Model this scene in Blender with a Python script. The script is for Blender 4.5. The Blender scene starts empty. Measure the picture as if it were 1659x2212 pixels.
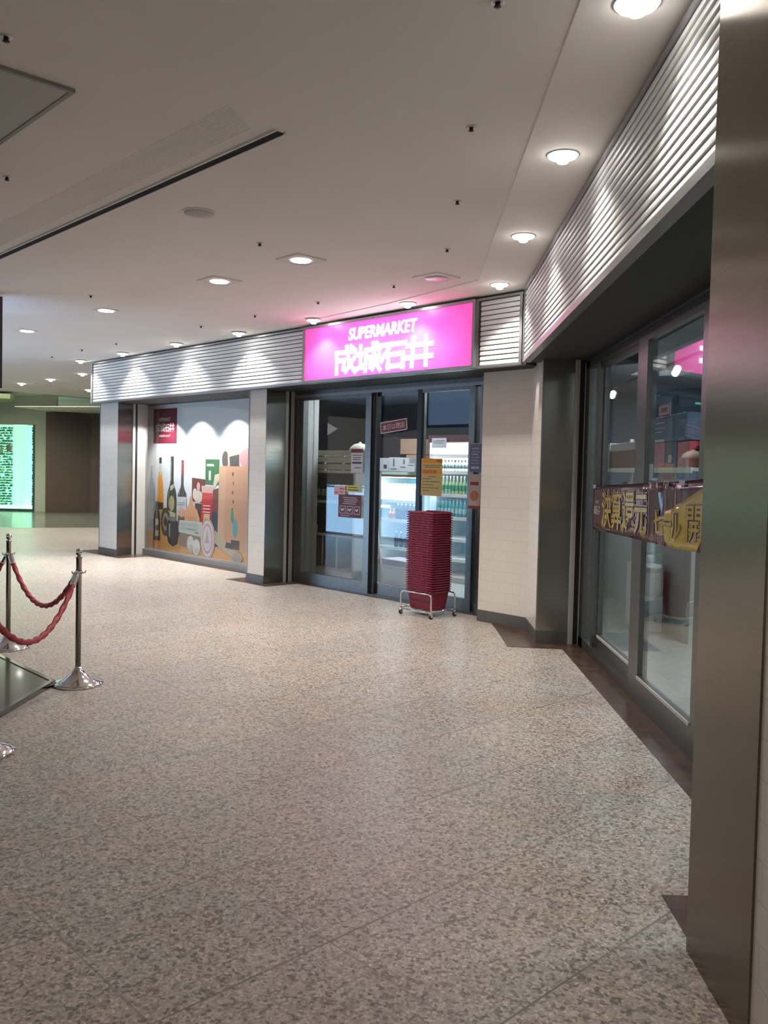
import bpy, math, random
from mathutils import Vector, Matrix
random.seed(7)
C = bpy.context.scene.collection
SC = bpy.context.scene
S = math.sqrt(0.5)
PI = math.pi
H = 3.30                      # corridor ceiling height

# ------------------------------------------------------------------ camera
cam = bpy.data.cameras.new('camera')
camo = bpy.data.objects.new('camera', cam); C.objects.link(camo)
cam.sensor_fit = 'AUTO'; cam.sensor_width = 36.0
cam.lens = 1876.2 / 2212 * 36
cam.shift_y = -20.2 / 2212
cam.clip_start = 0.05; cam.clip_end = 200
camo.matrix_world = (Matrix.Translation((0, 0, 1.55)) @ Matrix.Rotation(0.02745565, 4, 'Z')
                     @ Matrix.Rotation(PI / 2 - 0.03724052, 4, 'X') @ Matrix.Rotation(0.02300995, 4, 'Z'))
SC.camera = camo
SC.view_settings.view_transform = 'Standard'
SC.view_settings.look = 'None'
SC.view_settings.gamma = 1
SC.view_settings.use_curve_mapping = False
SC.view_settings.exposure = 0.0
try:
    SC.cycles.use_denoising = True
    SC.cycles.sample_clamp_indirect = 6
    SC.cycles.max_bounces = 10
    SC.cycles.transparent_max_bounces = 16
    SC.cycles.caustics_reflective = False
    SC.cycles.caustics_refractive = False
except Exception:
    pass
# ------------------------------------------------------------------ world: dim light of the rest of the concourse
WORLD = 0.52
w = bpy.data.worlds.new('world'); SC.world = w; w.use_nodes = True
w.node_tree.nodes['Background'].inputs[0].default_value = (0.86, 0.80, 0.72, 1)
w.node_tree.nodes['Background'].inputs[1].default_value = WORLD

BLUE = 8.0           # backlit counter on the far left side
SPOT_W = 48.0        # downlights washing the fascia
DOWN_W = 240.0        # open downlights in the corridor
STORE_W = 9.0        # fill lamps added inside the closed shop

def spot(name, loc, watts, color, parent=None, cone=95, blend=0.9, radius=0.05):
    l = bpy.data.lights.new(name, 'SPOT'); l.energy = watts; l.color = color
    l.spot_size = math.radians(cone); l.spot_blend = blend; l.shadow_soft_size = radius
    o = bpy.data.objects.new(name, l); C.objects.link(o); o.location = loc
    if parent: o.parent = parent
    return o

# ------------------------------------------------------------------ frames of reference
def Fw(a, n, z=0.0):          # shop-front frame: a runs right along the front, n runs into the shop
    return Vector(((a + n) * S, (n - a) * S, z))
FR = -PI / 4
RR = -PI / 2                  # side-wall frame: x runs towards the viewer, y into the shop

# ------------------------------------------------------------------ materials
MATS = {}
def mat(name, col=(.5, .5, .5), rough=.5, metal=0.0, emit=None, es=0.0, noise=0.0, nscale=20.0, coat=0.0, aniso=0.0, bump=0.0, spec=0.5):
    if name in MATS: return MATS[name]
    m = bpy.data.materials.new(name); m.use_nodes = True
    nt = m.node_tree; b = nt.nodes['Principled BSDF']
    b.inputs['Base Color'].default_value = (*col, 1)
    b.inputs['Roughness'].default_value = rough
    b.inputs['Metallic'].default_value = metal
    b.inputs['Specular IOR Level'].default_value = spec
    b.inputs['Coat Weight'].default_value = coat
    b.inputs['Coat Roughness'].default_value = 0.05
    if aniso: b.inputs['Anisotropic'].default_value = aniso
    if emit:
        b.inputs['Emission Color'].default_value = (*emit, 1)
        b.inputs['Emission Strength'].default_value = es
    if noise or bump:
        tc = nt.nodes.new('ShaderNodeTexCoord'); nz = nt.nodes.new('ShaderNodeTexNoise')
        nz.inputs['Scale'].default_value = nscale; nz.inputs['Detail'].default_value = 4
        nt.links.new(tc.outputs['Object'], nz.inputs['Vector'])
        if noise:
            mp = nt.nodes.new('ShaderNodeMix'); mp.data_type = 'RGBA'
            mp.inputs[6].default_value = (*[c * (1 - noise) for c in col], 1)
            mp.inputs[7].default_value = (*[min(1, c * (1 + noise)) for c in col], 1)
            nt.links.new(nz.outputs[0], mp.inputs[0]); nt.links.new(mp.outputs[2], b.inputs['Base Color'])
        if bump:
            bp = nt.nodes.new('ShaderNodeBump'); bp.inputs['Strength'].default_value = bump; bp.inputs['Distance'].default_value = .01
            nt.links.new(nz.outputs[0], bp.inputs['Height']); nt.links.new(bp.outputs[0], b.inputs['Normal'])
    MATS[name] = m
    return m

def math_node(nt, op, a, b=None, c=None):
    n = nt.nodes.new('ShaderNodeMath'); n.operation = op
    for i, v in enumerate((a, b, c)):
        if v is None: continue
        if isinstance(v, (int, float)): n.inputs[i].default_value = v
        else: nt.links.new(v, n.inputs[i])
    return n.outputs[0]

def ramp(nt, fac, stops, interp='LINEAR'):
    r = nt.nodes.new('ShaderNodeValToRGB'); r.color_ramp.interpolation = interp
    e = r.color_ramp.elements
    e[0].position, e[0].color = stops[0][0], (*stops[0][1], 1)
    e[1].position, e[1].color = stops[-1][0], (*stops[-1][1], 1)
    for p, c in stops[1:-1]:
        k = e.new(p); k.color = (*c, 1)
    nt.links.new(fac, r.inputs[0])
    return r.outputs[0]

def mixc(nt, fac, a, b, mode='MIX'):
    m = nt.nodes.new('ShaderNodeMix'); m.data_type = 'RGBA'; m.blend_type = mode
    for i, v in ((0, fac), (6, a), (7, b)):
        if isinstance(v, (int, float)): m.inputs[i].default_value = v
        elif isinstance(v, tuple): m.inputs[i].default_value = (*v, 1)
        else: nt.links.new(v, m.inputs[i])
    return m.outputs[2]

def granite_floor():
    m = bpy.data.materials.new('speckled granite paving'); m.use_nodes = True
    nt = m.node_tree; b = nt.nodes['Principled BSDF']
    tc = nt.nodes.new('ShaderNodeTexCoord'); co = tc.outputs['Object']
    sep = nt.nodes.new('ShaderNodeSeparateXYZ'); nt.links.new(co, sep.inputs[0])
    def noise(scale, detail=2.0, off=0):
        n = nt.nodes.new('ShaderNodeTexNoise'); n.inputs['Scale'].default_value = scale; n.inputs['Detail'].default_value = detail
        n.noise_dimensions = '4D'; n.inputs['W'].default_value = off
        nt.links.new(co, n.inputs['Vector']); return n.outputs[0]
    v = nt.nodes.new('ShaderNodeTexVoronoi'); v.inputs['Scale'].default_value = 105; nt.links.new(co, v.inputs['Vector'])
    sv = nt.nodes.new('ShaderNodeSeparateColor'); nt.links.new(v.outputs['Color'], sv.inputs[0])
    v2 = nt.nodes.new('ShaderNodeTexVoronoi'); v2.inputs['Scale'].default_value = 72; nt.links.new(co, v2.inputs['Vector'])
    sv2 = nt.nodes.new('ShaderNodeSeparateColor'); nt.links.new(v2.outputs['Color'], sv2.inputs[0])
    base = ramp(nt, sv.outputs[0], [(0, (.27, .255, .238)), (.45, (.37, .348, .32)), (.8, (.44, .41, .378)), (1, (.57, .54, .51))])
    pink = ramp(nt, noise(3.2, 3, 1), [(.42, (1, 1, 1)), (.68, (1.07, .965, .93))])
    c = mixc(nt, 1.0, base, pink, 'MULTIPLY')
    dk = ramp(nt, math_node(nt, 'ADD', math_node(nt, 'MULTIPLY', sv2.outputs[1], .55), math_node(nt, 'MULTIPLY', noise(95, 2, 4), .6)),
              [(.32, (.42, .42, .42)), (.44, (.72, .71, .70)), (.54, (1, 1, 1))])
    c = mixc(nt, 1.0, c, dk, 'MULTIPLY')
    # joints between the 645 mm slabs
    def joint(axis, off):
        f = math_node(nt, 'FRACT', math_node(nt, 'DIVIDE', math_node(nt, 'SUBTRACT', axis, off - 64.5), .645))
        d = math_node(nt, 'MINIMUM', f, math_node(nt, 'SUBTRACT', 1.0, f))
        return math_node(nt, 'LESS_THAN', d, .006)
    j = math_node(nt, 'MAXIMUM', joint(sep.outputs[0], -2.775), math_node(nt, 'MULTIPLY', joint(sep.outputs[1], 2.46), .6))
    jn = math_node(nt, 'MULTIPLY', j, ramp(nt, noise(1.3, 2, 9), [(.35, (.5, .5, .5)), (.6, (1, 1, 1))]))
    # slab to slab tone
    wn = nt.nodes.new('ShaderNodeTexWhiteNoise'); wn.noise_dimensions = '2D'
    cb = nt.nodes.new('ShaderNodeCombineXYZ')
    nt.links.new(math_node(nt, 'FLOOR', math_node(nt, 'DIVIDE', math_node(nt, 'SUBTRACT', sep.outputs[0], -2.775), .645)), cb.inputs[0])
    nt.links.new(math_node(nt, 'FLOOR', math_node(nt, 'DIVIDE', math_node(nt, 'SUBTRACT', sep.outputs[1], 2.46), .645)), cb.inputs[1])
    nt.links.new(cb.outputs[0], wn.inputs['Vector'])
    tone = ramp(nt, wn.outputs[0], [(0, (.93, .925, .91)), (1, (1.07, 1.03, .985))])
    c = mixc(nt, 1.0, c, tone, 'MULTIPLY')
    c = mixc(nt, jn, c, (.15, .14, .13))
    nt.links.new(c, b.inputs['Base Color'])
    b.inputs['Roughness'].default_value = .34
    b.inputs['Specular IOR Level'].default_value = .38
    return m

def stone_brown():
    m = bpy.data.materials.new('polished brown granite'); m.use_nodes = True
    nt = m.node_tree; b = nt.nodes['Principled BSDF']
    tc = nt.nodes.new('ShaderNodeTexCoord')
    n = nt.nodes.new('ShaderNodeTexNoise'); n.inputs['Scale'].default_value = 9; n.inputs['Detail'].default_value = 8; n.inputs['Roughness'].default_value = .75
    nt.links.new(tc.outputs['Object'], n.inputs['Vector'])
    nt.links.new(ramp(nt, n.outputs[0], [(.3, (.018, .010, .008)), (.5, (.060, .034, .024)), (.7, (.13, .078, .055))]), b.inputs['Base Color'])
    b.inputs['Roughness'].default_value = .28
    return m

def ceiling_mat():
    return mat('matt white ceiling paint', (.80, .755, .71), .85, noise=.05, nscale=1.2, bump=.05)

def tile_mat():            # cream running-bond wall tile with fine joints
    m = bpy.data.materials.new('glazed cream wall tile'); m.use_nodes = True
    nt = m.node_tree; b = nt.nodes['Principled BSDF']
    tc = nt.nodes.new('ShaderNodeTexCoord'); sep = nt.nodes.new('ShaderNodeSeparateXYZ'); nt.links.new(tc.outputs['Object'], sep.inputs[0])
    cb = nt.nodes.new('ShaderNodeCombineXYZ')
    nt.links.new(math_node(nt, 'SUBTRACT', sep.outputs[0], sep.outputs[1]), cb.inputs[0]); nt.links.new(sep.outputs[2], cb.inputs[1])
    br = nt.nodes.new('ShaderNodeTexBrick'); nt.links.new(cb.outputs[0], br.inputs['Vector'])
    br.inputs['Scale'].default_value = 1; br.inputs['Brick Width'].default_value = .24; br.inputs['Row Height'].default_value = .108
    br.inputs['Mortar Size'].default_value = .0022; br.inputs['Mortar Smooth'].default_value = .3
    br.inputs['Color1'].default_value = (.66, .615, .56, 1); br.inputs['Color2'].default_value = (.68, .63, .575, 1); br.inputs['Mortar'].default_value = (.55, .515, .475, 1)
    nt.links.new(br.outputs[0], b.inputs['Base Color'])
    b.inputs['Roughness'].default_value = .22
    bp = nt.nodes.new('ShaderNodeBump'); bp.inputs['Strength'].default_value = .25; bp.inputs['Distance'].default_value = .004; bp.invert = True
    nt.links.new(br.outputs[1], bp.inputs['Height']); nt.links.new(bp.outputs[0], b.inputs['Normal'])
    return m

def brushed(name, col, rough=.32, stretch=(2, 2, 260), aniso=0.0):
    m = bpy.data.materials.new(name); m.use_nodes = True
    nt = m.node_tree; b = nt.nodes['Principled BSDF']
    tc = nt.nodes.new('ShaderNodeTexCoord'); mp = nt.nodes.new('ShaderNodeMapping'); mp.inputs['Scale'].default_value = stretch
    nt.links.new(tc.outputs['Object'], mp.inputs[0])
    n = nt.nodes.new('ShaderNodeTexNoise'); n.inputs['Scale'].default_value = 1; n.inputs['Detail'].default_value = 3
    nt.links.new(mp.outputs[0], n.inputs['Vector'])
    nt.links.new(ramp(nt, n.outputs[0], [(.3, tuple(c * .9 for c in col)), (.7, tuple(c * 1.1 for c in col))]), b.inputs['Base Color'])
    b.inputs['Metallic'].default_value = 1; b.inputs['Roughness'].default_value = rough
    if aniso:                                   # horizontal grinding marks draw reflections out sideways
        tg = nt.nodes.new('ShaderNodeTangent'); tg.direction_type = 'RADIAL'; tg.axis = 'Z'
        b.inputs['Anisotropic'].default_value = aniso; nt.links.new(tg.outputs[0], b.inputs['Tangent'])
    return m

def glass_mat(name='clear shop glass', tint=(.955, .97, .97), gloss=1.0, ior=1.5):
    m = bpy.data.materials.new(name); m.use_nodes = True
    nt = m.node_tree; nt.nodes.clear()
    out = nt.nodes.new('ShaderNodeOutputMaterial'); mx = nt.nodes.new('ShaderNodeMixShader')
    tr = nt.nodes.new('ShaderNodeBsdfTransparent'); tr.inputs[0].default_value = (*tint, 1)
    gl = nt.nodes.new('ShaderNodeBsdfGlossy'); gl.inputs['Roughness'].default_value = .0; gl.inputs['Color'].default_value = (gloss, gloss, gloss, 1)
    ge = nt.nodes.new('ShaderNodeNewGeometry'); dt = nt.nodes.new('ShaderNodeVectorMath'); dt.operation = 'DOT_PRODUCT'
    nt.links.new(ge.outputs['Normal'], dt.inputs[0]); nt.links.new(ge.outputs['Incoming'], dt.inputs[1])
    k = math_node(nt, 'SUBTRACT', 1.0, math_node(nt, 'ABSOLUTE', dt.outputs['Value']))
    f0 = ((ior - 1) / (ior + 1)) ** 2                       # Schlick, the same from both sides of the pane
    fr = math_node(nt, 'MULTIPLY_ADD', math_node(nt, 'POWER', k, 5.0), 1 - f0, f0)
    nt.links.new(fr, mx.inputs[0]); nt.links.new(tr.outputs[0], mx.inputs[1]); nt.links.new(gl.outputs[0], mx.inputs[2])
    nt.links.new(mx.outputs[0], out.inputs[0])
    return m

M_FLOOR = granite_floor(); M_STONE = stone_brown(); M_CEIL = ceiling_mat(); M_TILE = tile_mat()
M_STEEL = brushed('brushed stainless cladding', (.36, .35, .32), .24, aniso=.7)
M_FRAME = brushed('dark anodised door frame', (.20, .205, .20), .36, (30, 30, 30))
M_FRAMED = mat('black door gasket', (.012, .012, .014), .4)
M_RAILW = mat('pale grey shutter guide', (.50, .49, .46), .4, .3)
M_SLAT = mat('satin aluminium louvre', (.78, .78, .78), .42, .15, noise=.04, nscale=8)
M_TRIM = mat('grey aluminium trim', (.34, .34, .35), .35, .8)
M_DARK = mat('dark recess paint', (.02, .02, .022), .7)
M_SOFFIT = mat('grey metal soffit', (.55, .56, .57), .34, .3, noise=.05, nscale=5)
M_KICK = mat('grey metal skirting', (.13, .125, .12), .4, .5)
M_GLASS = glass_mat()
M_CHROME = mat('polished chrome', (.78, .77, .75), .09, 1.0)
M_RUBBER = mat('black rubber', (.015, .015, .015), .6)
M_WHITEL = mat('lit lamp diffuser', (1, 1, 1), .5, emit=(1.0, .97, .92), es=14)
M_BULB = mat('lit bulb', (1, 1, 1), .5, emit=(1.0, .95, .88), es=22)
M_LRING = mat('white lamp ring', (.75, .74, .72), .35)
M_WHITE = mat('white painted board', (.70, .70, .69), .5, noise=.03)
M_BOARD = mat('grey white shelving', (.50, .50, .48), .5, noise=.04)
M_BLACK = mat('black plastic', (.012, .012, .013), .4)

# ------------------------------------------------------------------ mesh builder
class MB:
    def __init__(s): s.v = []; s.f = []; s.mi = []; s.m = 0; s.smooth = []
    def add(s, vs, fs, smooth=False):
        o = len(s.v); s.v += [tuple(v) for v in vs]
        for f in fs: s.f.append([i + o for i in f]); s.mi.append(s.m); s.smooth.append(smooth)
        return s
    def box(s, x0, x1, y0, y1, z0, z1):
        x0, x1 = min(x0, x1), max(x0, x1); y0, y1 = min(y0, y1), max(y0, y1); z0, z1 = min(z0, z1), max(z0, z1)
        vs = [(x0, y0, z0), (x1, y0, z0), (x1, y1, z0), (x0, y1, z0), (x0, y0, z1), (x1, y0, z1), (x1, y1, z1), (x0, y1, z1)]
        return s.add(vs, [(0, 3, 2, 1), (4, 5, 6, 7), (0, 1, 5, 4), (1, 2, 6, 5), (2, 3, 7, 6), (3, 0, 4, 7)])
    def frustum(s, cx, cy, z0, z1, w0, d0, w1, d1):
        vs = [(cx - w0/2, cy - d0/2, z0), (cx + w0/2, cy - d0/2, z0), (cx + w0/2, cy + d0/2, z0), (cx - w0/2, cy + d0/2, z0),
              (cx - w1/2, cy - d1/2, z1), (cx + w1/2, cy - d1/2, z1), (cx + w1/2, cy + d1/2, z1), (cx - w1/2, cy + d1/2, z1)]
        return s.add(vs, [(0, 3, 2, 1), (4, 5, 6, 7), (0, 1, 5, 4), (1, 2, 6, 5), (2, 3, 7, 6), (3, 0, 4, 7)])
    def prism(s, pts, z0, z1):                    # footprint polygon (x, y) raised from z0 to z1
        n = len(pts); vs = [(x, y, z0) for x, y in pts] + [(x, y, z1) for x, y in pts]
        return s.add(vs, [tuple(range(n - 1, -1, -1)), tuple(range(n, 2 * n))] + [(i, (i + 1) % n, n + (i + 1) % n, n + i) for i in range(n)])
    def plate(s, pts, y0, y1):                    # outline (x, z) given thickness along y
        n = len(pts); vs = [(x, y0, z) for x, z in pts] + [(x, y1, z) for x, z in pts]
        return s.add(vs, [tuple(range(n)), tuple(range(2 * n - 1, n - 1, -1))] + [(i, n + i, n + (i + 1) % n, (i + 1) % n) for i in range(n)])
    def lathe(s, prof, c=(0, 0, 0), seg=20, smooth=True):
        vs = []
        for r, z in prof:
            for k in range(seg):
                t = 2 * PI * k / seg; vs.append((c[0] + r * math.cos(t), c[1] + r * math.sin(t), c[2] + z))
        fs = []
        for i in range(len(prof) - 1):
            for k in range(seg):
                a = i * seg + k; b = i * seg + (k + 1) % seg
                fs.append((a, b, b + seg, a + seg))
        fs.append(tuple(range(seg - 1, -1, -1))); L = (len(prof) - 1) * seg; fs.append(tuple(range(L, L + seg)))
        return s.add(vs, fs, smooth)
    def tube(s, pts, r, seg=10, twist=None, cap=True):
        pts = [Vector(p) for p in pts]; n = len(pts); vs = []
        up = Vector((0, 0, 1)); prev = None
        for i, p in enumerate(pts):
            t = (pts[min(i + 1, n - 1)] - pts[max(i - 1, 0)]).normalized()
            if prev is None:
                a = t.cross(up) if abs(t.z) < .95 else t.cross(Vector((1, 0, 0)))
            else:
                a = prev - t * prev.dot(t)
            a.normalize(); prev = a; b = t.cross(a)
            for k in range(seg):
                th = 2 * PI * k / seg
                rr = r if twist is None else r * (1 + .20 * math.cos(2 * th + twist * i))
                vs.append(p + a * math.cos(th) * rr + b * math.sin(th) * rr)
        fs = [(i * seg + k, i * seg + (k + 1) % seg, (i + 1) * seg + (k + 1) % seg, (i + 1) * seg + k) for i in range(n - 1) for k in range(seg)]
        if cap: fs += [tuple(range(seg - 1, -1, -1)), tuple(range((n - 1) * seg, n * seg))]
        return s.add(vs, fs, True)
    def build(s, name, mats, parent=None, loc=(0, 0, 0), rot=0.0, bev=0.0):
        me = bpy.data.meshes.new(name); me.from_pydata(s.v, [], s.f)
        for m in (mats if isinstance(mats, (list, tuple)) else [mats]): me.materials.append(m)
        me.polygons.foreach_set('material_index', s.mi); me.polygons.foreach_set('use_smooth', s.smooth); me.update()
        import bmesh
        bm = bmesh.new(); bm.from_mesh(me); bmesh.ops.recalc_face_normals(bm, faces=bm.faces); bm.to_mesh(me); bm.free()
        o = bpy.data.objects.new(name, me); C.objects.link(o)
        o.location = loc; o.rotation_euler = (0, 0, rot)
        if parent: o.parent = parent
        if bev:
            b = o.modifiers.new('bevel', 'BEVEL'); b.width = bev; b.segments = 2; b.limit_method = 'ANGLE'
        return o

def tag(o, label=None, cat=None, group=None, kind=None):
    if label: o['label'] = label
    if cat: o['category'] = cat
    if group: o['group'] = group
    if kind: o['kind'] = kind
    return o
def thing(name, label, cat, loc=(0, 0, 0), rot=0.0, group=None):
    o = bpy.data.objects.new(name, None); C.objects.link(o); o.empty_display_size = .1
    o.location = loc; o.rotation_euler = (0, 0, rot)
    return tag(o, label, cat, group)
def struct(name, mb, mats, label=None, cat=None, loc=(0, 0, 0), rot=0.0):
    o = mb.build(name, mats, None, loc, rot)
    return tag(o, label, cat, None, 'structure')
def kids(o): return [c for c in bpy.data.objects if c.parent == o]
def dup(root, loc, rot=None, label=None, group=None):
    r = root.copy(); C.objects.link(r); r.location = loc
    if rot is not None: r.rotation_euler = (0, 0, rot)
    if label: r['label'] = label
    if group: r['group'] = group
    for ch in root.children:
        c = ch.copy(); C.objects.link(c); c.parent = r
        for g in ch.children:
            d = g.copy(); C.objects.link(d); d.parent = c
    return r
def box_obj(name, m, parent, x0, x1, y0, y1, z0, z1, bev=0.0):
    return MB().box(x0, x1, y0, y1, z0, z1).build(name, m, parent, bev=bev)

def writing(name, s, m, parent, x0, x1, z0, z1, y, thick=.001, fat=0.0, slant=0.0, rise=0.0):
    """lettering fitted to a rectangle of its parent's xz plane, facing -y"""
    cu = bpy.data.curves.new('t', 'FONT'); cu.body = s; cu.size = 1; cu.extrude = .5; cu.offset = fat; cu.resolution_u = 3
    o = bpy.data.objects.new('t', cu); C.objects.link(o)
    bpy.context.view_layer.update()
    me = bpy.data.meshes.new_from_object(o)
    bpy.data.objects.remove(o)
    if not me.vertices: return None
    xs = [v.co.x for v in me.vertices]; ys = [v.co.y for v in me.vertices]
    ax, bx, ay, by = min(xs), max(xs), min(ys), max(ys)
    for v in me.vertices:
        u = (v.co.x - ax) / (bx - ax); t = (v.co.y - ay) / (by - ay); d = v.co.z
        v.co = (x0 + (x1 - x0) * u + slant * t, y - (d + .5) * thick, z0 + (z1 - z0) * t + rise * u)
    me.materials.clear(); me.materials.append(m)
    o = bpy.data.objects.new(name, me); C.objects.link(o)
    if parent: o.parent = parent
    return o

KANJI = {   # blocky logo strokes in a unit square
 'sei': [((.06, .80), (.97, .80)), ((.08, .80), (.08, .0)), ((.08, .48), (.45, .48)), ((.44, .48), (.40, .14)), ((.55, 1.0), (.68, .35)), ((.68, .35), (.96, .0)), ((.92, .55), (.52, .04)), ((.76, 1.0), (.90, .88))],
 'jo':  [((.14, .95), (.14, .12)), ((.0, .64), (.30, .64)), ((.0, .10), (.30, .18)), ((.38, .78), (1.0, .78)), ((.40, .78), (.36, .0)), ((.40, .48), (.62, .48)), ((.61, .48), (.58, .12)), ((.70, 1.0), (.78, .35)), ((.78, .35), (1.0, .0)), ((.97, .55), (.68, .05)), ((.85, 1.0), (.94, .88))],
 'ishi': [((.0, .88), (1.0, .88)), ((.42, .88), (.0, .30)), ((.28, .50), (.92, .50)), ((.30, .50), (.30, .0)), ((.91, .50), (.91, .0)), ((.28, .06), (.93, .06))],
 'i':   [((.28, 1.0), (.22, .0)), ((.78, 1.0), (.78, .0)), ((.04, .74), (1.0, .74)), ((.0, .30), (1.0, .30))]}
def logo(name, m, parent, x0, x1, z0, z1, y, thick=.001, sw=.10, slant=0.0):
    mb = MB(); W = (x1 - x0) / 4.0; Hh = z1 - z0
    for i, k in enumerate(('sei', 'jo', 'ishi', 'i')):
        ox = x0 + i * W + W * .03; ww = W * .94
        for j, ((ax, az), (bx, bz)) in enumerate(KANJI[k]):
            A = Vector((ox + ax * ww + slant * az, z0 + az * Hh)); B = Vector((ox + bx * ww + slant * bz, z0 + bz * Hh))
            d = (B - A).normalized(); n = Vector((-d.y, d.x)) * sw * Hh / 2; e = d * sw * Hh / 2
            P = [A - e - n, B + e - n, B + e + n, A - e + n]
            mb.plate([(p.x, p.y) for p in P], y - thick - .0002 * j, y)
    return mb.build(name, m, parent)

# ================================================================== STRUCTURE
# floor (object rotated so that its axes follow the slabs)
fl = MB(); fl.prism([(a * S - n * S, a * S + n * S) for a, n in [(-30, -4), (9, -4), (9, 34), (-30, 34)]], -.2, 0)
struct('floor', fl, M_FLOOR, rot=FR)
# ceiling of the corridor
ce = MB(); ce.prism([(-22.2, 6.9), (-22.2, -9.0), (-.2, -6.5), (4.6, -1.9), (-5.0, 6.9)], H, H + .3); ce.box(-22.2, -14.2, 6.9, 16, H, H + .3); ce.box(-14.3, -5, 6.8, 9, H, H + .3)
struct('ceiling', ce, M_CEIL, rot=FR)
# slightly lower painted margin that follows the shop front
tr = MB(); tr.prism([(.59, -4), (1.3, -4), (1.3, 7.98), (.59, 7.98)], H - .008, H + .01)
p = [Fw(-5.22, 6.06), Fw(-6.66, 6.30), Fw(-8.43, 6.45), Fw(-14.5, 6.55), Fw(-14.5, 6.75), Fw(-4.9, 6.85), Vector((1.3, 7.9, 0))]
tr.prism([(q.x, q.y) for q in p], H - .0079, H + .01)
struct('trim_1', tr, mat('paler ceiling margin paint', (.86, .82, .78), .8))

# ---- louvred fascia of the front -------------------------------------------------
ZB, ZT = 2.585, 3.265
def slats(mb, x0, x1, y, z0, z1, n):
    p = (z1 - z0) / n
    for i in range(n):
        z = z0 + i * p
        prof = [(y + .020, z + .01 * p), (y + .003, z + .02 * p), (y, z + .08 * p), (y - .001, z + .30 * p), (y + .001, z + .55 * p), (y + .005, z + .78 * p), (y + .009, z + .87 * p), (y + .020, z + .89 * p)]
        k = len(prof); vs = [(x0, a, b) for a, b in prof] + [(x1, a, b) for a, b in prof]
        mb.add(vs, [(j, (j + 1) % k, k + (j + 1) % k, k + j) for j in range(k)] + [tuple(range(k)), tuple(range(2 * k - 1, k - 1, -1))])
NF = 6.62; XF = 1.045
fas = MB()
fas.box(-14.33, -5.10, NF + .019, 7.5, ZB, ZT)
fa = struct('wall_front_fascia', fas, M_DARK, rot=FR)
def fpart(name, build, m, parent): mb = MB(); build(mb); return mb.build(name, m, parent)
fpart('louvre_panel', lambda b: slats(b, -14.31, -8.47, NF, ZB + .02, ZT - .02, 13), M_SLAT, fa)
fpart('louvre_panel', lambda b: slats(b, -5.66, -5.16, NF, ZB + .02, ZT - .02, 13), M_SLAT, fa)
def ft(b):
    b.box(-14.345, -5.135, NF - .008, NF + .06, ZT - .02, ZT + .004)
    b.box(-14.345, -5.135, NF - .008, NF + .06, ZB - .004, ZB + .02)
    for a in (-14.34, -8.465, -5.695, -5.155): b.box(a - .016, a + .016, NF - .012, NF + .06, ZB, ZT)
fpart('fascia_edge_trim', ft, M_TRIM, fa)
fpart('end_cap', lambda b: b.box(-14.40, -14.33, NF + .0, 7.3, ZB, ZT), mat('white end panel', (.62, .62, .62), .4, .3), fa)
# side fascia
fas = MB(); fas.box(-XF * 0 - 8.16, 1.5, XF + .019, 1.9, ZB, ZT)
fb = struct('wall_right_fascia', fas, M_DARK, rot=RR)
fpart('louvre_panel', lambda b: slats(b, -8.13, -2.0, XF, ZB + .04, ZT - .02, 14), M_SLAT, fb)
def ft(b):
    b.box(-8.155, -2.0, XF - .008, XF + .06, ZT - .02, ZT + .004)
    b.box(-8.155, -2.0, XF - .008, XF + .06, ZB - .004, ZB + .04)
    b.box(-8.155, -8.125, XF - .012, XF + .05, ZB, ZT)
fpart('fascia_edge_trim', ft, M_TRIM, fb)

cc = Vector((XF, 8.16, 0))            # the side fascia is not quite parallel to the doors
fb.matrix_world = Matrix.Translation(cc) @ Matrix.Rotation(-.0106, 4, 'Z') @ Matrix.Translation(-cc) @ Matrix.Rotation(RR, 4, 'Z')
# wall above the doors and the soffit under the fascia
so = MB()
pts = [Fw(-14.33, 6.66), Fw(-5.12, 6.66), Vector((1.09, 8.16, 0)), Vector((1.09, 2.2, 0)), Vector((1.75, 2.2, 0)), Vector((1.75, 8.2, 0)), Fw(-5.3, 7.72), Fw(-14.33, 7.72)]
so.prism([(q.x, q.y) for q in pts], 2.625, 2.66)
struct('trim_2', so, M_SOFFIT)
hw = MB(); hw.box(-14.33, -4.5, 7.25, 7.72, 2.66, 3.3); struct('wall_front', hw, M_DARK, rot=FR)
hw = MB(); hw.box(-8.2, -2.0, 1.60, 1.75, 2.66, 3.3); struct('wall_right', hw, M_DARK, rot=RR)

# ---- pillars ----------------------------------------------------------------------
def pillar_front(name, a0, a1, a2, gz=7.23):
    """a1: outer corner of the jamb, a2: its inner end (the jamb is slightly splayed)"""
    jn = 7.10
    mb = MB(); mb.prism([(a0, 6.75), (a1, 6.75), (a2, jn), (a2, 7.38), (a0, 7.38)], 0, 2.63)
    o = struct(name, mb, M_TILE, rot=FR)
    MB().prism([(a1 - .004, 6.747), (a1 + .004, 6.747), (a2 + .006, jn), (a2 - .004, jn)], 0, 2.628).build('jamb_cladding', M_STEEL, o)
    box_obj('corner_trim', M_TRIM, o, a0 - .006, a0 + .006, 6.742, 7.3, .0, 2.628)
    g = MB(); g.box(a2, a2 + .012, jn, jn + .045, 0, 2.628); g.box(a2, a2 + .012, jn + .085, gz, 0, 2.628)
    g.build('shutter_guide', M_RAILW, o)
    box_obj('guide_slot', M_FRAMED, o, a2, a2 + .004, jn + .045, jn + .085, 0, 2.628)
    box_obj('skirting', M_KICK, o, a0 - .008, a1 + .002, 6.738, 6.752, 0, .115)
    return o
pillar_front('wall_far_pillar', -14.29, -13.63, -13.80, 7.37)
pillar_front('wall_middle_pillar', -9.81, -9.42, -9.47)
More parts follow.
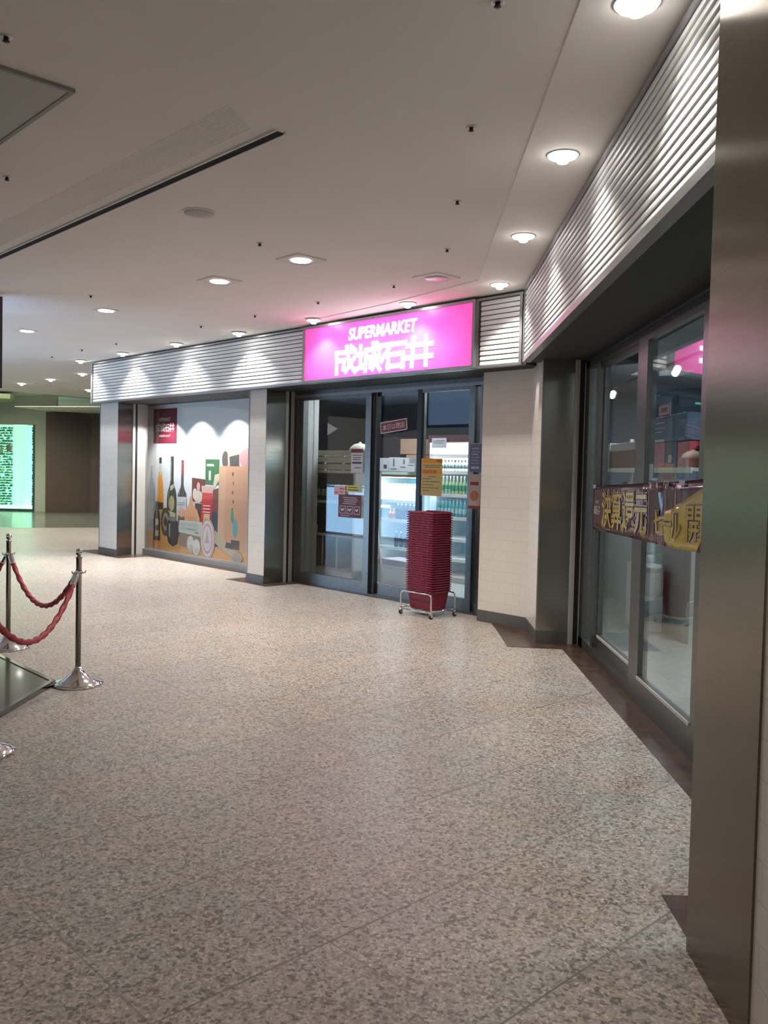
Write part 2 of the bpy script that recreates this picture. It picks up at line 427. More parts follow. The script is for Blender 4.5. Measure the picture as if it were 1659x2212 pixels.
# corner pillar
cp = MB()
P0 = Fw(-5.88, 6.95); P5 = Fw(-5.88, 7.6)
pp = [(P0.x, P0.y), (1.2, 8.63), (1.2, 7.94), (1.64, 7.94), (1.75, 8.2), (P5.x, P5.y)]
cp.prism(pp, 0, 2.63)
co = struct('wall_corner_pillar', cp, M_TILE)
box_obj('jamb_cladding', M_STEEL, co, 1.197, 1.485, 7.930, 7.942, .12, 2.628)
g = MB(); g.box(1.485, 1.530, 7.922, 7.942, 0, 2.628); g.box(1.575, 1.625, 7.922, 7.942, 0, 2.628); g.build('shutter_guide', M_RAILW, co)
box_obj('guide_slot', M_FRAMED, co, 1.530, 1.575, 7.932, 7.942, 0, 2.628)
sk = MB()
d = Vector((-.006, -.006))
sk.prism([(P0.x - .008, P0.y - .008), (1.192, 8.622), (1.192, 7.925), (1.485, 7.925), (1.485, 7.945), (1.205, 7.945), (1.205, 8.635), (P0.x + .01, P0.y + .01)], 0, .12)
sk.build('skirting', M_KICK, co)
box_obj('side_edge_trim', M_TRIM, co, 1.194, 1.204, 7.928, 7.945, .12, 2.628)
# near pillar
npz = MB(); npz.box(.955, 1.75, .2, 2.82, 0, H)
no = struct('wall_near_pillar', npz, M_TILE)
M_STEELN = brushed('brushed stainless corner cladding', (.20, .175, .135), .26, aniso=.85)
box_obj('corner_cladding', M_STEELN, no, .948, .956, 2.315, 2.824, .0, H)
box_obj('jamb_cladding', M_STEELN, no, .955, 1.62, 2.820, 2.826, .0, H)

# brown stone border on the floor
st = MB()
P = lambda a, n: tuple(Fw(a, n)[:2])
st.prism([(1.40, 2.9), (1.80, 2.9), (1.80, 8.2), (1.40, 8.2)], 0, .003)
st.prism([(.92, 7.735), (1.42, 7.69), (1.42, 8.4), (1.3, 9.2), P(-5.75, 7.0), (.905, 8.52)], 0, .0031)
st.prism([(.975, 2.0), (1.45, 2.0), (1.45, 3.19), (.975, 3.19)], 0, .0032)
st.prism([P(-9.9, 7.17), P(-5.8, 7.17), P(-5.8, 7.5), P(-9.9, 7.5)], 0, .0029)
st.prism([P(-13.6, 7.2), P(-9.7, 7.2), P(-9.7, 7.5), P(-13.6, 7.5)], 0, .0027)
st.prism([P(-10.15, 6.64), P(-9.22, 6.64), P(-9.22, 7.2), P(-10.15, 7.2)], 0, .0026)
st.prism([P(-14.9, 6.64), P(-13.36, 6.64), P(-13.36, 7.3), P(-14.9, 7.3)], 0, .0028)
struct('trim_3', st, M_STONE)

# ---- sliding doors of the front -----------------------------------------------------
DN = 7.30
dr = MB()
dr.box(-9.50, -5.88, DN - .05, DN + .07, 2.50, 2.64)      # header
dr.box(-9.52, -9.32, DN - .05, DN + .07, 0, 2.5)
dr.box(-6.33, -6.25, DN - .05, DN + .05, 0, 2.5)
dr.box(-6.17, -6.10, DN - .05, DN + .05, 0, 2.5)
dr.box(-6.25, -6.17, DN - .02, DN + .02, 0, .10)
dr.box(-9.52, -5.9, DN - .04, DN + .08, 0, .012)
do = struct('door_1', dr, M_FRAME, rot=FR)
def leaf(a0, a1, n, sl, sr, rail=.145, mm=M_FRAME):
    f = MB(); f.box(a0, a0 + sl, n - .02, n + .02, .012, 2.52); f.box(a1 - sr, a1, n - .02, n + .02, .012, 2.52)
    f.box(a0 + sl, a1 - sr, n - .02, n + .02, .012, rail); f.box(a0 + sl, a1 - sr, n - .02, n + .02, 2.46, 2.52)
    o = f.build('door_leaf', mm, do)
    box_obj('glass_pane', M_GLASS, o, a0 + sl - .004, a1 - sr + .004, n - .004, n + .004, rail - .004, 2.464)
    return o
leaf(-9.33, -7.93, DN - .025, .05, .10, .155)
leaf(-7.95, -7.07, DN + .025, .10, .03, .15)
leaf(-7.12, -6.25, DN - .025, .03, .07, .15)
box_obj('glass_pane', M_GLASS, do, -6.25, -6.17, DN - .004, DN + .004, .10, 2.5)
box_obj('black_gasket', M_FRAMED, do, -7.86, -7.835, DN - .032, DN + .03, .02, 2.5)
box_obj('black_gasket', M_FRAMED, do, -7.125, -7.062, DN - .050, DN - .045, .02, 2.5)
box_obj('lintel_edge', M_TRIM, do, -9.5, -5.9, DN - .056, DN - .05, 2.50, 2.535)

# ---- glazed doors of the side wall (viewer frame: x towards the viewer, y into the shop)
XG = 1.63
dr = MB()
dr.box(-7.93, -7.75, XG - .05, XG + .06, 0, 2.63)
dr.box(-7.93, -2.8, XG - .05, XG + .06, 2.50, 2.63)
dr.box(-7.93, -2.8, XG - .05, XG + .06, 0, .09)
d2 = struct('door_2', dr, M_FRAME, rot=RR)
def leaf2(x0, x1, y, sl, sr):
    f = MB(); f.box(x0, x0 + sl, y - .022, y + .022, .09, 2.5); f.box(x1 - sr, x1, y - .022, y + .022, .09, 2.5)
    f.box(x0 + sl, x1 - sr, y - .022, y + .022, .09, .20); f.box(x0 + sl, x1 - sr, y - .022, y + .022, 2.46, 2.5)
    o = f.build('door_leaf', M_FRAME, d2)
    box_obj('glass_pane', M_GLASS2, o, x0 + sl - .004, x1 - sr + .004, y - .004, y + .004, .196, 2.464)
    box_obj('bead_strip', M_RAILW, o, x0 + sl, x1 - sr, y - .030, y - .022, .18, .20)
M_GLASS2 = glass_mat('side glass', (.92, .95, .94), .85, 1.5)
box_obj('glass_pane', M_GLASS2, d2, -7.70, -7.42, XG - .004, XG + .004, .20, 2.48)
box_obj('frame_upright', M_FRAME, d2, -7.46, -7.38, XG - .04, XG + .04, .09, 2.5)
leaf2(-7.42, -5.98, XG + .02, .06, .10)
leaf2(-6.12, -4.70, XG - .03, .24, .08)
leaf2(-4.75, -3.2, XG + .02, .08, .08)
box_obj('top_gasket', M_FRAMED, d2, -7.93, -2.8, XG - .056, XG - .05, 2.56, 2.628)
box_obj('top_gasket', M_FRAMED, d2, -7.75, -2.8, XG - .054, XG - .05, 2.50, 2.545)

# ---- display panel bay ---------------------------------------------------------------
db = MB(); db.box(-14.3, -9.5, 7.60, 7.7, 0, 2.66); db.box(-14.32, -14.27, 7.38, 7.7, 0, 2.66); db.box(-9.53, -9.50, 7.38, 7.62, 0, 2.66); db.box(-14.3, -9.5, 7.39, 7.6, 0, .075)
struct('wall_display_bay', db, M_BOARD, rot=FR)
bb = MB(); bb.box(-13.79, -9.81, 7.30, 7.39, 0, .10); struct('baseboard_front', bb, mat('dull metal base rail', (.26, .25, .25), .4, .6), rot=FR)
gb = MB(); gb.box(-13.80, -9.50, 7.34, 7.348, .095, 2.62); struct('window_2', gb, M_GLASS, rot=FR)

# ---- shell of the closed shop behind the glass -----------------------------------------
sh = MB(); sh.box(-13.6, 6, 7.35, 15, 2.92, 3.1); struct('ceiling_shop', sh, mat('grey shop ceiling', (.30, .31, .33), .8), rot=FR)
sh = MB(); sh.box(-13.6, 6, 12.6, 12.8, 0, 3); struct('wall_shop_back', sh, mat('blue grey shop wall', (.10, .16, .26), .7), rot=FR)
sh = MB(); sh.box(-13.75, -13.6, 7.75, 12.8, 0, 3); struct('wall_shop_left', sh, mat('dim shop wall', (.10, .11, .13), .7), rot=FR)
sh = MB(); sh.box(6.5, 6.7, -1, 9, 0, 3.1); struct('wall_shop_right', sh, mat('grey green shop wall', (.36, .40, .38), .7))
sh = MB(); sh.box(1.76, 6.5, -1, -0.8, 0, 3.1); struct('wall_shop_end', sh, mat('grey green shop wall'))
sh = MB(); sh.box(1.76, 6.6, -1, 9, 2.85, 3.0); struct('ceiling_shop_side', sh, mat('grey shop ceiling'))
sf = MB(); sf.prism([P(-13.4, 7.72), P(-9.5, 7.72), P(-9.5, 7.42), P(-5.5, 7.42), (1.82, 7.9), (1.82, -.8), (6.5, -.8), (6.5, 8), P(5, 12.5), P(-13.4, 12.5)], 0, .004)
struct('floor_shop', sf, mat('pale shop floor tile', (.50, .52, .50), .25, noise=.05))
# ---- far end of the corridor -------------------------------------------------------------
M_FARW = mat('grey green plaster wall', (.40, .41, .34), .7, noise=.05, nscale=1)
ww = MB(); ww.box(-13.05, -11.05, 27.0, 27.08, 2.72, 3.9); ww.box(-18, -12.95, 27.0, 27.08, 2.72, 3.9); ww.box(-18, -16, 27, 27.08, 0, 2.72); ww.box(-11.75, -11.05, 27.0, 27.08, 0, 2.72)
fw = struct('wall_far_end', ww, M_FARW)
ww = MB(); ww.prism([(-11.15, 26.4), (-9.95, 26.95), (-9.9, 27.3), (-11.15, 27.3)], 0, 3.10)
ww.prism([(-9.95, 26.95), (-8.0, 27.6), (-8.0, 28), (-9.95, 28)], 0, 3.12)
struct('wall_far_brown', ww, mat('dark brown wood panelling', (.062, .040, .030), .42, noise=.15, nscale=3))
ww = MB(); ww.prism([(-7.0, 20), (-6.9, 20), (-6.0, 30), (-6.2, 30)], 0, 3.9); struct('wall_far_right', ww, mat('dark brown wood panelling'))
fc = MB(); fc.prism([(-30, 22.5), (-4, 19), (-4, 32), (-30, 32)], 3.62, 3.8); struct('ceiling_far', fc, mat('pale green ceiling paint', (.72, .74, .62), .8))
fc = MB(); fc.prism([(-11.3, 24.6), (-6.5, 23.4), (-6.5, 29), (-11.0, 27.6)], 3.12, 3.14); struct('ceiling_far_lower', fc, M_CEIL)
# curved ceiling step
arc = MB(); pts = []
for k in range(17):
    t = PI * (.02 + .55 * k / 16); pts.append((-15.6 + 4.1 * math.cos(t * .9), 24.6 + 2.6 * math.sin(t)))
pts += [(-22, 27.2), (-22, 23.5), (-15.6, 23.5)]
arc.prism(pts, 3.36, 3.5); struct('trim_4', arc, mat('olive ceiling step', (.34, .34, .23), .8))
# greener paving at the far end
gf = MB(); gf.prism([(-30, 14.6), (-9.52, 20.03), (-4, 22.2), (-4, 32), (-30, 32)], 0, .003)
struct('floor_far', gf, mat('dark polished stone paving', (.17, .17, .15), .18, noise=.1, nscale=4))
gf = MB(); gf.prism([(-11.5, 19.50), (-9.35, 20.07), (-9.38, 20.16), (-11.5, 19.6)], 0, .006); gf.prism([(-9.2, 20.1), (-7.3, 20.85), (-7.3, 20.9), (-9.2, 20.15)], 0, .0055)
struct('trim_5', gf, mat('bright metal threshold', (.75, .74, .70), .2, .9))
l = bpy.data.lights.new('cove_lamp', 'AREA'); l.shape = 'RECTANGLE'; l.size = 5; l.size_y = .5; l.energy = 420; l.color = (.92, 1, .84)
lo = bpy.data.objects.new('cove_lamp', l); C.objects.link(lo); lo.location = (-11.5, 22.9, 3.30); lo.rotation_euler = (PI, 0, 0)
spot('far_fill_lamp', (-8.6, 24.0, 3.05), 190, (1, .93, .82), None, 150, .6); spot('far_fill_lamp', (-12.6, 23.6, 3.3), 260, (1, .95, .85), None, 150, .6)  # unseen spots without fittings, added to brighten the far end
# lit green window at the far end
w1 = MB(); w1.box(-16, -11.75, 27.0, 27.12, 0, .07); w1.box(-11.80, -11.75, 26.97, 27.1, .07, 2.72)
wo = struct('window_1', w1, mat('dark green metal frame', (.03, .07, .06), .4, .5))
gp = MB(); gp.box(-16, -11.78, 27.02, 27.03, .07, 2.70); gp.build('glass_pane', glass_mat('far glass', (.8, 1, .9)), wo)
mint = mat('mint lit back panel', (.5, .9, .75), .6, emit=(.55, 1.0, .78), es=1.1)
sd = thing('display_showcase', 'glowing mint green showcase behind the far window at the end of the corridor', 'showcase', (-13.9, 27.62, 0.0))
box_obj('back_panel', mint, sd, -2.3, 2.2, .55, .60, 0.0, 2.75)
box_obj('lit_base', mat('white lit plinth', (.9, 1, .95), .5, emit=(.75, 1, .88), es=1.5), sd, -2.3, 2.2, -.40, .5, 0.0, .14)
box_obj('lit_column', mat('pale mint column', (.6, .95, .8), .5, emit=(.70, 1.0, .86), es=1.0), sd, 1.35, 1.66, -.36, -.05, .14, 2.74)
def lattice(name, x0, x1):
    b = MB(); n = 30
    for i in range(n):
        z = .17 + i * (2.5 / n)
        b.m = 0; b.box(x0, x1, -.30, -.26, z, z + .010)
        x = x0
        while x < x1 - .02:
            wd = random.uniform(.02, .045); b.m = random.choice((0, 1, 1, 2, 3, 3, 4)); 
            if random.random() < .82: b.box(x, min(x + wd, x1), -.33, -.26, z + .015, z + random.uniform(.045, .078))
            x += wd + .008
    b.build(name, [mat('deep teal glass', (.03, .10, .10), .3), mat('teal glass', (.05, .20, .18), .3), mat('pale jade', (.4, .7, .55), .4), mat('sea blue', (.10, .28, .36), .4), mat('straw', (.55, .50, .25), .5)], sd)
lattice('patterned_screen', .50, 1.30); lattice('patterned_screen', 1.93, 2.13); lattice('patterned_screen', -2.2, -.7)
for k, (x, z, c) in enumerate([(1.24, 1.88, (.75, .30, .14)), (.96, 1.80, (.85, .70, .55))]):
    MB().lathe([(.0, 0), (.07, .02), (.09, .10), (.06, .19), (.0, .21)], (x, -.42, z), 14).build('ornament', mat('warm ornament %d' % k, c, .4), sd)

# ================================================================== ILLUMINATED SIGN
AS0, AS1, ZS0, ZS1 = -8.42, -5.735, 2.615, 3.235
sx = AS1 - AS0
sg = thing('illuminated_shop_sign', 'glowing pink fascia sign with white lettering above the sliding doors', 'sign', Fw(AS0, NF - .03, ZS0), FR)
def sign_face():
    m = bpy.data.materials.new('backlit pink acrylic'); m.use_nodes = True
    nt = m.node_tree; b = nt.nodes['Principled BSDF']
    tc = nt.nodes.new('ShaderNodeTexCoord'); sep = nt.nodes.new('ShaderNodeSeparateXYZ'); nt.links.new(tc.outputs['Object'], sep.inputs[0])
    x = math_node(nt, 'DIVIDE', sep.outputs[0], sx); z = math_node(nt, 'DIVIDE', sep.outputs[2], ZS1 - ZS0)
    ex = math_node(nt, 'MULTIPLY', math_node(nt, 'MULTIPLY', x, math_node(nt, 'SUBTRACT', 1.0, x)), 4.0)      # tubes end short of the edge
    ez = math_node(nt, 'POWER', math_node(nt, 'ABSOLUTE', math_node(nt, 'SUBTRACT', z, .36)), 1.3)
    g = math_node(nt, 'SUBTRACT', math_node(nt, 'POWER', ex, .45), math_node(nt, 'MULTIPLY', ez, .85))
    c = ramp(nt, g, [(.05, (1.0, .05, .30)), (.45, (1.0, .08, .46)), (.78, (1.0, .16, .66)), (1.0, (1.0, .32, .95))])
    nt.links.new(c, b.inputs['Emission Color']); b.inputs['Emission Strength'].default_value = 1.35
    b.inputs['Base Color'].default_value = (.7, .1, .35, 1); b.inputs['Roughness'].default_value = .35
    return m
box_obj('light_face', sign_face(), sg, 0, sx, 0, .02, 0, ZS1 - ZS0)
f = MB(); f.box(-.035, 0, -.015, .06, -.03, .65); f.box(sx, sx + .035, -.015, .06, -.03, .65); f.box(0, sx, -.015, .06, -.03, 0); f.box(0, sx, -.015, .06, ZS1 - ZS0, .65)
f.build('frame', M_TRIM, sg)
M_LET = mat('white lit lettering', (1, 1, 1), .4, emit=(1, 1, 1), es=3.2)
writing('english_lettering', 'SUPERMARKET', M_LET, sg, -7.62 - AS0, -6.53 - AS0, .415, .555, -.001, .006, .022, slant=.02)
logo('shop_name_lettering', M_LET, sg, -7.86 - AS0, -6.28 - AS0, .055, .345, -.001, .006, .175)

# ================================================================== CEILING LIGHTS
def make_downlight(name, label, group, loc, r, plate=None, lit=True):
    t = thing(name, label, 'ceiling light', loc, FR if plate else 0, group)
    b = MB(); b.lathe([(r + .012, -.004), (r + .012, .002), (r, .002), (r, -.004)], seg=28); b.lathe([(r + .012, -.005), (r + .002, -.008), (r, -.004)], seg=28)
    if plate is None: b.build('trim_ring', M_LRING, t)
    if plate:
        pb = MB(); pb.box(-plate, plate, -plate, plate, -.010, .004); pb.build('mounting_plate', mat('ceiling light plate', (.66, .63, .60), .6), t, bev=.004)
    db = MB(); db.lathe([(r, -.012), (r * .96, -.016), (r * .5, -.019), (0.001, -.020)], seg=28)
    if plate is None and r > .07: MB().lathe([(.034, -.015), (.036, -.03), (.028, -.046), (.001, -.052)], seg=18).build('bulb', M_BULB, t)
    db.build('diffuser', M_WHITEL if lit else mat('unlit lens', (.62, .60, .58), .3), t)
    return t
ordn = lambda k: '%d%s' % (k, 'th' if 10 < k % 100 < 14 else {1: 'st', 2: 'nd', 3: 'rd'}.get(k % 10, 'th'))
def order(i): return ('first', 'second', 'third', 'fourth', 'fifth', 'sixth', 'seventh', 'eighth', 'ninth', 'tenth')[i]
# row washing the side fascia
side_y = [3.29, 4.83, 6.465, 8.12]
lab = ['large round downlight at the top of the frame, nearest to the viewer', 'round downlight beside the ribbed side fascia, second from the viewer', 'round downlight beside the ribbed side fascia, third from the viewer', 'round downlight at the corner where the two ribbed fascias meet']
WARM = (1.0, .93, .84)
for y, l in zip(side_y, lab):
    t = make_downlight('recessed_downlight', l, 'downlights along the side fascia', (.80, y, H - .006), .078)
    spot('lamp', (0, 0, -.06), SPOT_W * (1.8, 1.4, 1.3, 2.2)[side_y.index(y)], WARM, t, 118, .6)
# row washing the front fascia
us = [6.47, 8.03, 9.58, 11.16, 12.8, 14.32]
lab = ['round downlight over the right part of the pink sign', 'round downlight over the left end of the pink sign', 'round downlight just left of the pink sign above the louvres', 'second round downlight left of the pink sign above the louvres', 'third round downlight left of the pink sign above the louvres', 'round downlight at the far left end of the louvred fascia']
for i, (u, l) in enumerate(zip(us, lab)):
    q = Fw(-u, 6.40, H - .010)
    t = make_downlight('recessed_downlight', l, 'downlights along the front fascia', q, .078)
    spot('lamp', (0, 0, -.06), SPOT_W * (1.7 if i > 1 else .9), (.95, .97, 1.0) if i > 1 else WARM, t, 118, .6)
# open corridor lights with square plates
lab = ['bright downlight on a square plate, nearest of the four in the open ceiling', 'second downlight on a square plate, left of the nearest one', 'third downlight in the open ceiling, above the louvred fascia left part', 'farthest left of the four downlights in the open ceiling']
for i, (u, l) in enumerate(zip([5.846, 7.091, 9.435, 11.75], lab)):
    t = make_downlight('plate_downlight', l, 'downlights in the open ceiling', Fw(-u, 4.51, H), .085, .155 if i < 2 else .11)
    spot('lamp', (0, 0, -.04), DOWN_W, WARM, t, 112, .6, .08)
for (u, n), l in zip([(16.45, 7.39), (18.14, 7.46), (19.7, 7.45), (19.9, 9.1)], ['small distant downlight just left of the fascia end', 'distant downlight, second to the left of the fascia end', 'distant downlight nearest to the left edge of the frame', 'distant downlight half hidden by the fascia end cap']):
    t = make_downlight('distant_downlight', l, 'distant downlights', Fw(-u, n, H), .085)
    if u < 19.8: spot('lamp', (0, 0, -.04), 300, WARM, t, 150, .5, .08)
t = make_downlight('unlit_downlight', 'unlit round fitting on a square plate tinted pink by the sign', 'unlit ceiling fittings', (.21, 7.914, H), .105, .155, lit=False)
# the corridor goes on behind the viewer: same lights, out of view
for i, (x, y) in enumerate([(.8, 1.7), (.8, .1), (.8, -1.5), (-2.3, -2.4), (-5.6, -2.6), (-9, 2.0), (-11.5, 8.0), (-6.2, 1.2)]):
    t = make_downlight('recessed_downlight', 'recessed downlight behind the viewer, ' + order(i) + ' of the row', 'downlights behind the viewer', (x, y, H - .004), .08)
    spot('lamp', (0, 0, -.06), 10 if x > 0 else (60 if y > 1.5 else 8), WARM, t, 150, .5)

# round access cover
t = thing('round_ceiling_speaker', 'round flush ceiling cover between the black slot and the lights', 'ceiling cover', (-1.49, 6.03, H))
MB().lathe([(.118, .001), (.118, -.006), (.108, -.008), (.104, -.004)], seg=36).build('rim', mat('cover rim', (.72, .70, .68), .4), t)
MB().lathe([(.102, .001), (.102, -.007), (.03, -.008), (.001, -.008)], seg=36).build('cover_disc', mat('cover disc', (.50, .475, .45), .8), t)

# sprinklers and small sensors
def make_sprinkler(lbl, loc):
    t = thing('sprinkler_head', lbl, 'sprinkler', loc, 0, 'sprinkler heads in the ceiling')
    MB().lathe([(.034, .001), (.034, -.004), (.014, -.007), (.012, -.002)], seg=18).build('cover_plate', mat('sprinkler plate', (.55, .53, .50), .4, .5), t)
    b = MB(); b.lathe([(.012, 0), (.012, -.018), (.018, -.024), (.018, -.028), (.003, -.03)], seg=12); b.build('nozzle', mat('dark brass nozzle', (.05, .04, .03), .4, .7), t)
    return t
sp = [((.289, 3.303), 'sprinkler head at the top edge of the ceiling view, nearest the viewer'), ((.276, 4.482), 'sprinkler head second from the viewer beside the big downlights'), ((.273, 5.692), 'sprinkler head third from the viewer beside the fascia downlights'), ((.261, 6.912), 'sprinkler head fourth from the viewer, before the pink tinted fitting'),
      ((-.181, 8.298), 'sprinkler head just above the right end of the pink sign'), ((-1.204, 6.82), 'sprinkler head left of the nearest plate downlight'), ((-3.352, 9.029), 'sprinkler head in the open ceiling left of the third plate downlight'), ((-.992, 9.162), 'sprinkler head above the middle of the pink sign'),
      ((-1.811, 10.032), 'sprinkler head above the left end of the pink sign'), ((-2.637, 10.859), 'sprinkler head above the louvres left of the sign'), ((-4.272, 12.526), 'sprinkler head above the middle of the louvred fascia'), ((-5.069, 13.308), 'sprinkler head above the left part of the louvred fascia'),
      ((-5.927, 14.246), 'farthest sprinkler head beyond the left end of the fascia'), ((-2.513, 5.345), 'sprinkler head at the left edge below the square panel'), ((-1.70, 3.60), 'sprinkler head at the left edge above the square panel')]
s0 = make_sprinkler(sp[0][1], (*sp[0][0], H))
s0.scale = (.8, .8, .8)
for (x, y), l in sp[1:]: dup(s0, (x, y, H), 0, l)

# square panel, linear slot diffuser and ribbed band of the ceiling
t = thing('square_ceiling_panel', 'square grey air outlet panel in the ceiling at the left edge', 'ceiling panel', Fw(-4.65, 1.15, H), FR)
f = MB(); f.box(-.62, .62, -.61, .61, -.012, .004)
f.build('panel', mat('grey panel with recess shade', (.34, .31, .29), .45), t)  # built flush; the shade of the recess is mixed into its grey
f = MB(); f.box(-.60, .60, .590, .612, -.016, .004); f.box(.60, .622, -.61, .612, -.016, .004); f.build('frame', mat('panel edge', (.22, .20, .19), .5), t)
t = thing('ceiling_slot_diffuser', 'long narrow black slot diffuser running across the ceiling', 'air slot', Fw(-3.745, 2.735, H), FR)
box_obj('black_slot', mat('slot black', (.004, .004, .004), .9), t, -7.5, 0, -.032, .022, -.006, .003)
f = MB(); f.box(-7.5, .02, .022, .032, -.010, .003); f.box(-7.5, .02, -.044, -.032, -.010, .003); f.build('edge_profile', mat('pale slot edge', (.66, .64, .62), .5), t)
mb = MB()
for k in range(15): mb.box(-12, -3.65 - .012 * k, 2.36 + .017 * k, 2.367 + .017 * k, H - .0015, H + .002)
t = tag(mb.build('ribbed_ceiling_band', M_CEIL, None, (0, 0, 0), FR), 'faintly ribbed plaster band beside the black ceiling slot', 'ceiling band', kind='structure')

# hanging lit display at the left edge
t = thing('hanging_display_board', 'dark edged display board hanging from the ceiling at the left edge', 'display board', Fw(-9.42, 3.30, 2.32), FR)
box_obj('casing', mat('dark casing', (.03, .03, .035), .4), t, -1.35, 0, -.06, .06, 0, .95)
box_obj('screen', mat('cool lit screen', (.4, .6, 1), .4, emit=(.36, .60, 1.0), es=1.2), t, -1.30, -.05, .06, .064, .05, .90)

t = thing('backlit_counter', 'pale blue backlit counter standing far left outside the frame', 'counter', Fw(-16.4, 1.2, 0), FR)
box_obj('lit_front', mat('pale blue lit panel', (.5, .7, 1), .4, emit=(.38, .66, 1.0), es=BLUE), t, 0, 3.9, 0, .02, .06, 1.12)
box_obj('fill_light_top', mat('pale blue fill light top', (.5, .7, 1), .4, emit=(.38, .62, 1.0), es=14), t, .1, 3.8, -.55, -.05, 1.161, 1.165)  # glowing top added to throw blue light on the ceiling
box_obj('counter_body', mat('white counter', (.6, .6, .6), .5), t, 0, 3.9, -.6, -.001, .0, 1.16)
# ================================================================== ROPE BARRIER AND PLINTH
M_POST = mat('dull bronze chrome post', (.34, .31, .27), .22, 1.0)
M_ROPE = mat('crimson velvet rope', (.36, .035, .055), .6, bump=.4, nscale=60)
M_ROPED = M_ROPE
def make_post(lbl, loc):
    t = thing('rope_barrier_post', lbl, 'stanchion', loc, 0, 'rope barrier posts')
    MB().lathe([(.005, 0), (.172, 0), (.175, .006), (.172, .016), (.14, .026), (.09, .048), (.055, .076), (.032, .105), (.022, .125), (.001, .13)], seg=36).build('base', M_CHROME, t)
    MB().lathe([(.019, .12), (.019, .885), (.023, .888), (.023, .895), (.010, .902), (.010, .912)], seg=20).build('post', M_POST, t)
    MB().lathe([(.003, .905), (.018, .910), (.0255, .930), (.018, .951), (.003, .957)], seg=20).build('ball_finial', M_CHROME, t)
    b = MB(); b.lathe([(.024, .775), (.026, .78), (.026, .792), (.024, .797)], seg=18)
    for k in range(4):
        th = PI / 4 + k * PI / 2; dx, dy = math.cos(th), math.sin(th)
        b.tube([(dx * .02, dy * .02, .785), (dx * .045, dy * .045, .783), (dx * .05, dy * .05, .80)], .005, 8)
    b.build('rope_ring', M_CHROME, t)
    return t
p0 = make_post('chrome rope post nearest the shop at the corner of the black plinth', (-2.285, 5.984, 0))
p1 = dup(p0, (-3.295, 7.086, 0), 0, 'chrome rope post at the left edge, behind the corner post')
p2 = dup(p0, (-2.235, 4.50, 0), 0, 'chrome rope post left of the frame whose base edge just shows')
p3 = dup(p0, (-4.36, 8.16, 0), 0, 'farthest chrome rope post, hidden beyond the left edge')
def rope(name, label, A, B, low, seg=110):
    A = Vector(A); B = Vector(B); t = thing(name, label, 'rope', A, 0, 'velvet ropes')
    D = B - A; pts = []
    for i in range(seg + 1):
        k = i / seg; q = D * k; q.z = D.z * k - (A.z - low) * 4 * k * (1 - k) * 1.0
        pts.append(q)
    e0 = 3
    MB().tube(pts[2:-2], .0175, 12, twist=.75).build('velvet_cord', M_ROPE, t)
    MB().tube(pts[:7], .021, 12).build('metal_ferrule', M_CHROME, t)
    MB().tube(pts[-7:], .021, 12).build('metal_ferrule', M_CHROME, t)
    for q in (pts[0], pts[-1]): MB().tube([q + Vector((0, 0, .03)), q], .006, 8).build('snap_hook', M_CHROME, t)
    return t
def off(p, q, r=.045):
    d = Vector((q[0] - p[0], q[1] - p[1], 0)).normalized() * r
    return (p[0] + d.x, p[1] + d.y, .775)
a = (-2.285, 5.984); b_ = (-3.295, 7.086); c_ = (-2.235, 4.50); d_ = (-4.36, 8.16)
rope('velvet_rope', 'crimson twisted rope hanging between the two visible posts', off(b_, a), off(a, b_), .46)
rope('velvet_rope', 'crimson twisted rope in front, running from the corner post out of the frame', off(a, c_), off(c_, a), .46)
rope('velvet_rope', 'dark crimson rope leaving the far post towards the left edge', off(d_, b_), off(b_, d_), .46)
pl = thing('black_display_plinth', 'low glossy black plinth with a metal edge behind the rope posts', 'plinth', (-2.43, 5.85, 0))
f = MB(); f.prism([(-.03, .08), (-.03, -2.9), (-5, -2.9), (-5, 2.6), (-2.5, 2.56)], 0, .030)
f.build('polished_top', mat('black polished stone', (.022, .020, .020), .16, coat=.3), pl)
f = MB(); f.prism([(0, .10), (.0, -2.9), (-.035, -2.9), (-.035, .085), (-2.5, 2.56), (-2.5, 2.60)], 0, .036)
f.build('metal_edge', mat('dark chrome edge', (.22, .21, .20), .15, 1.0), pl)

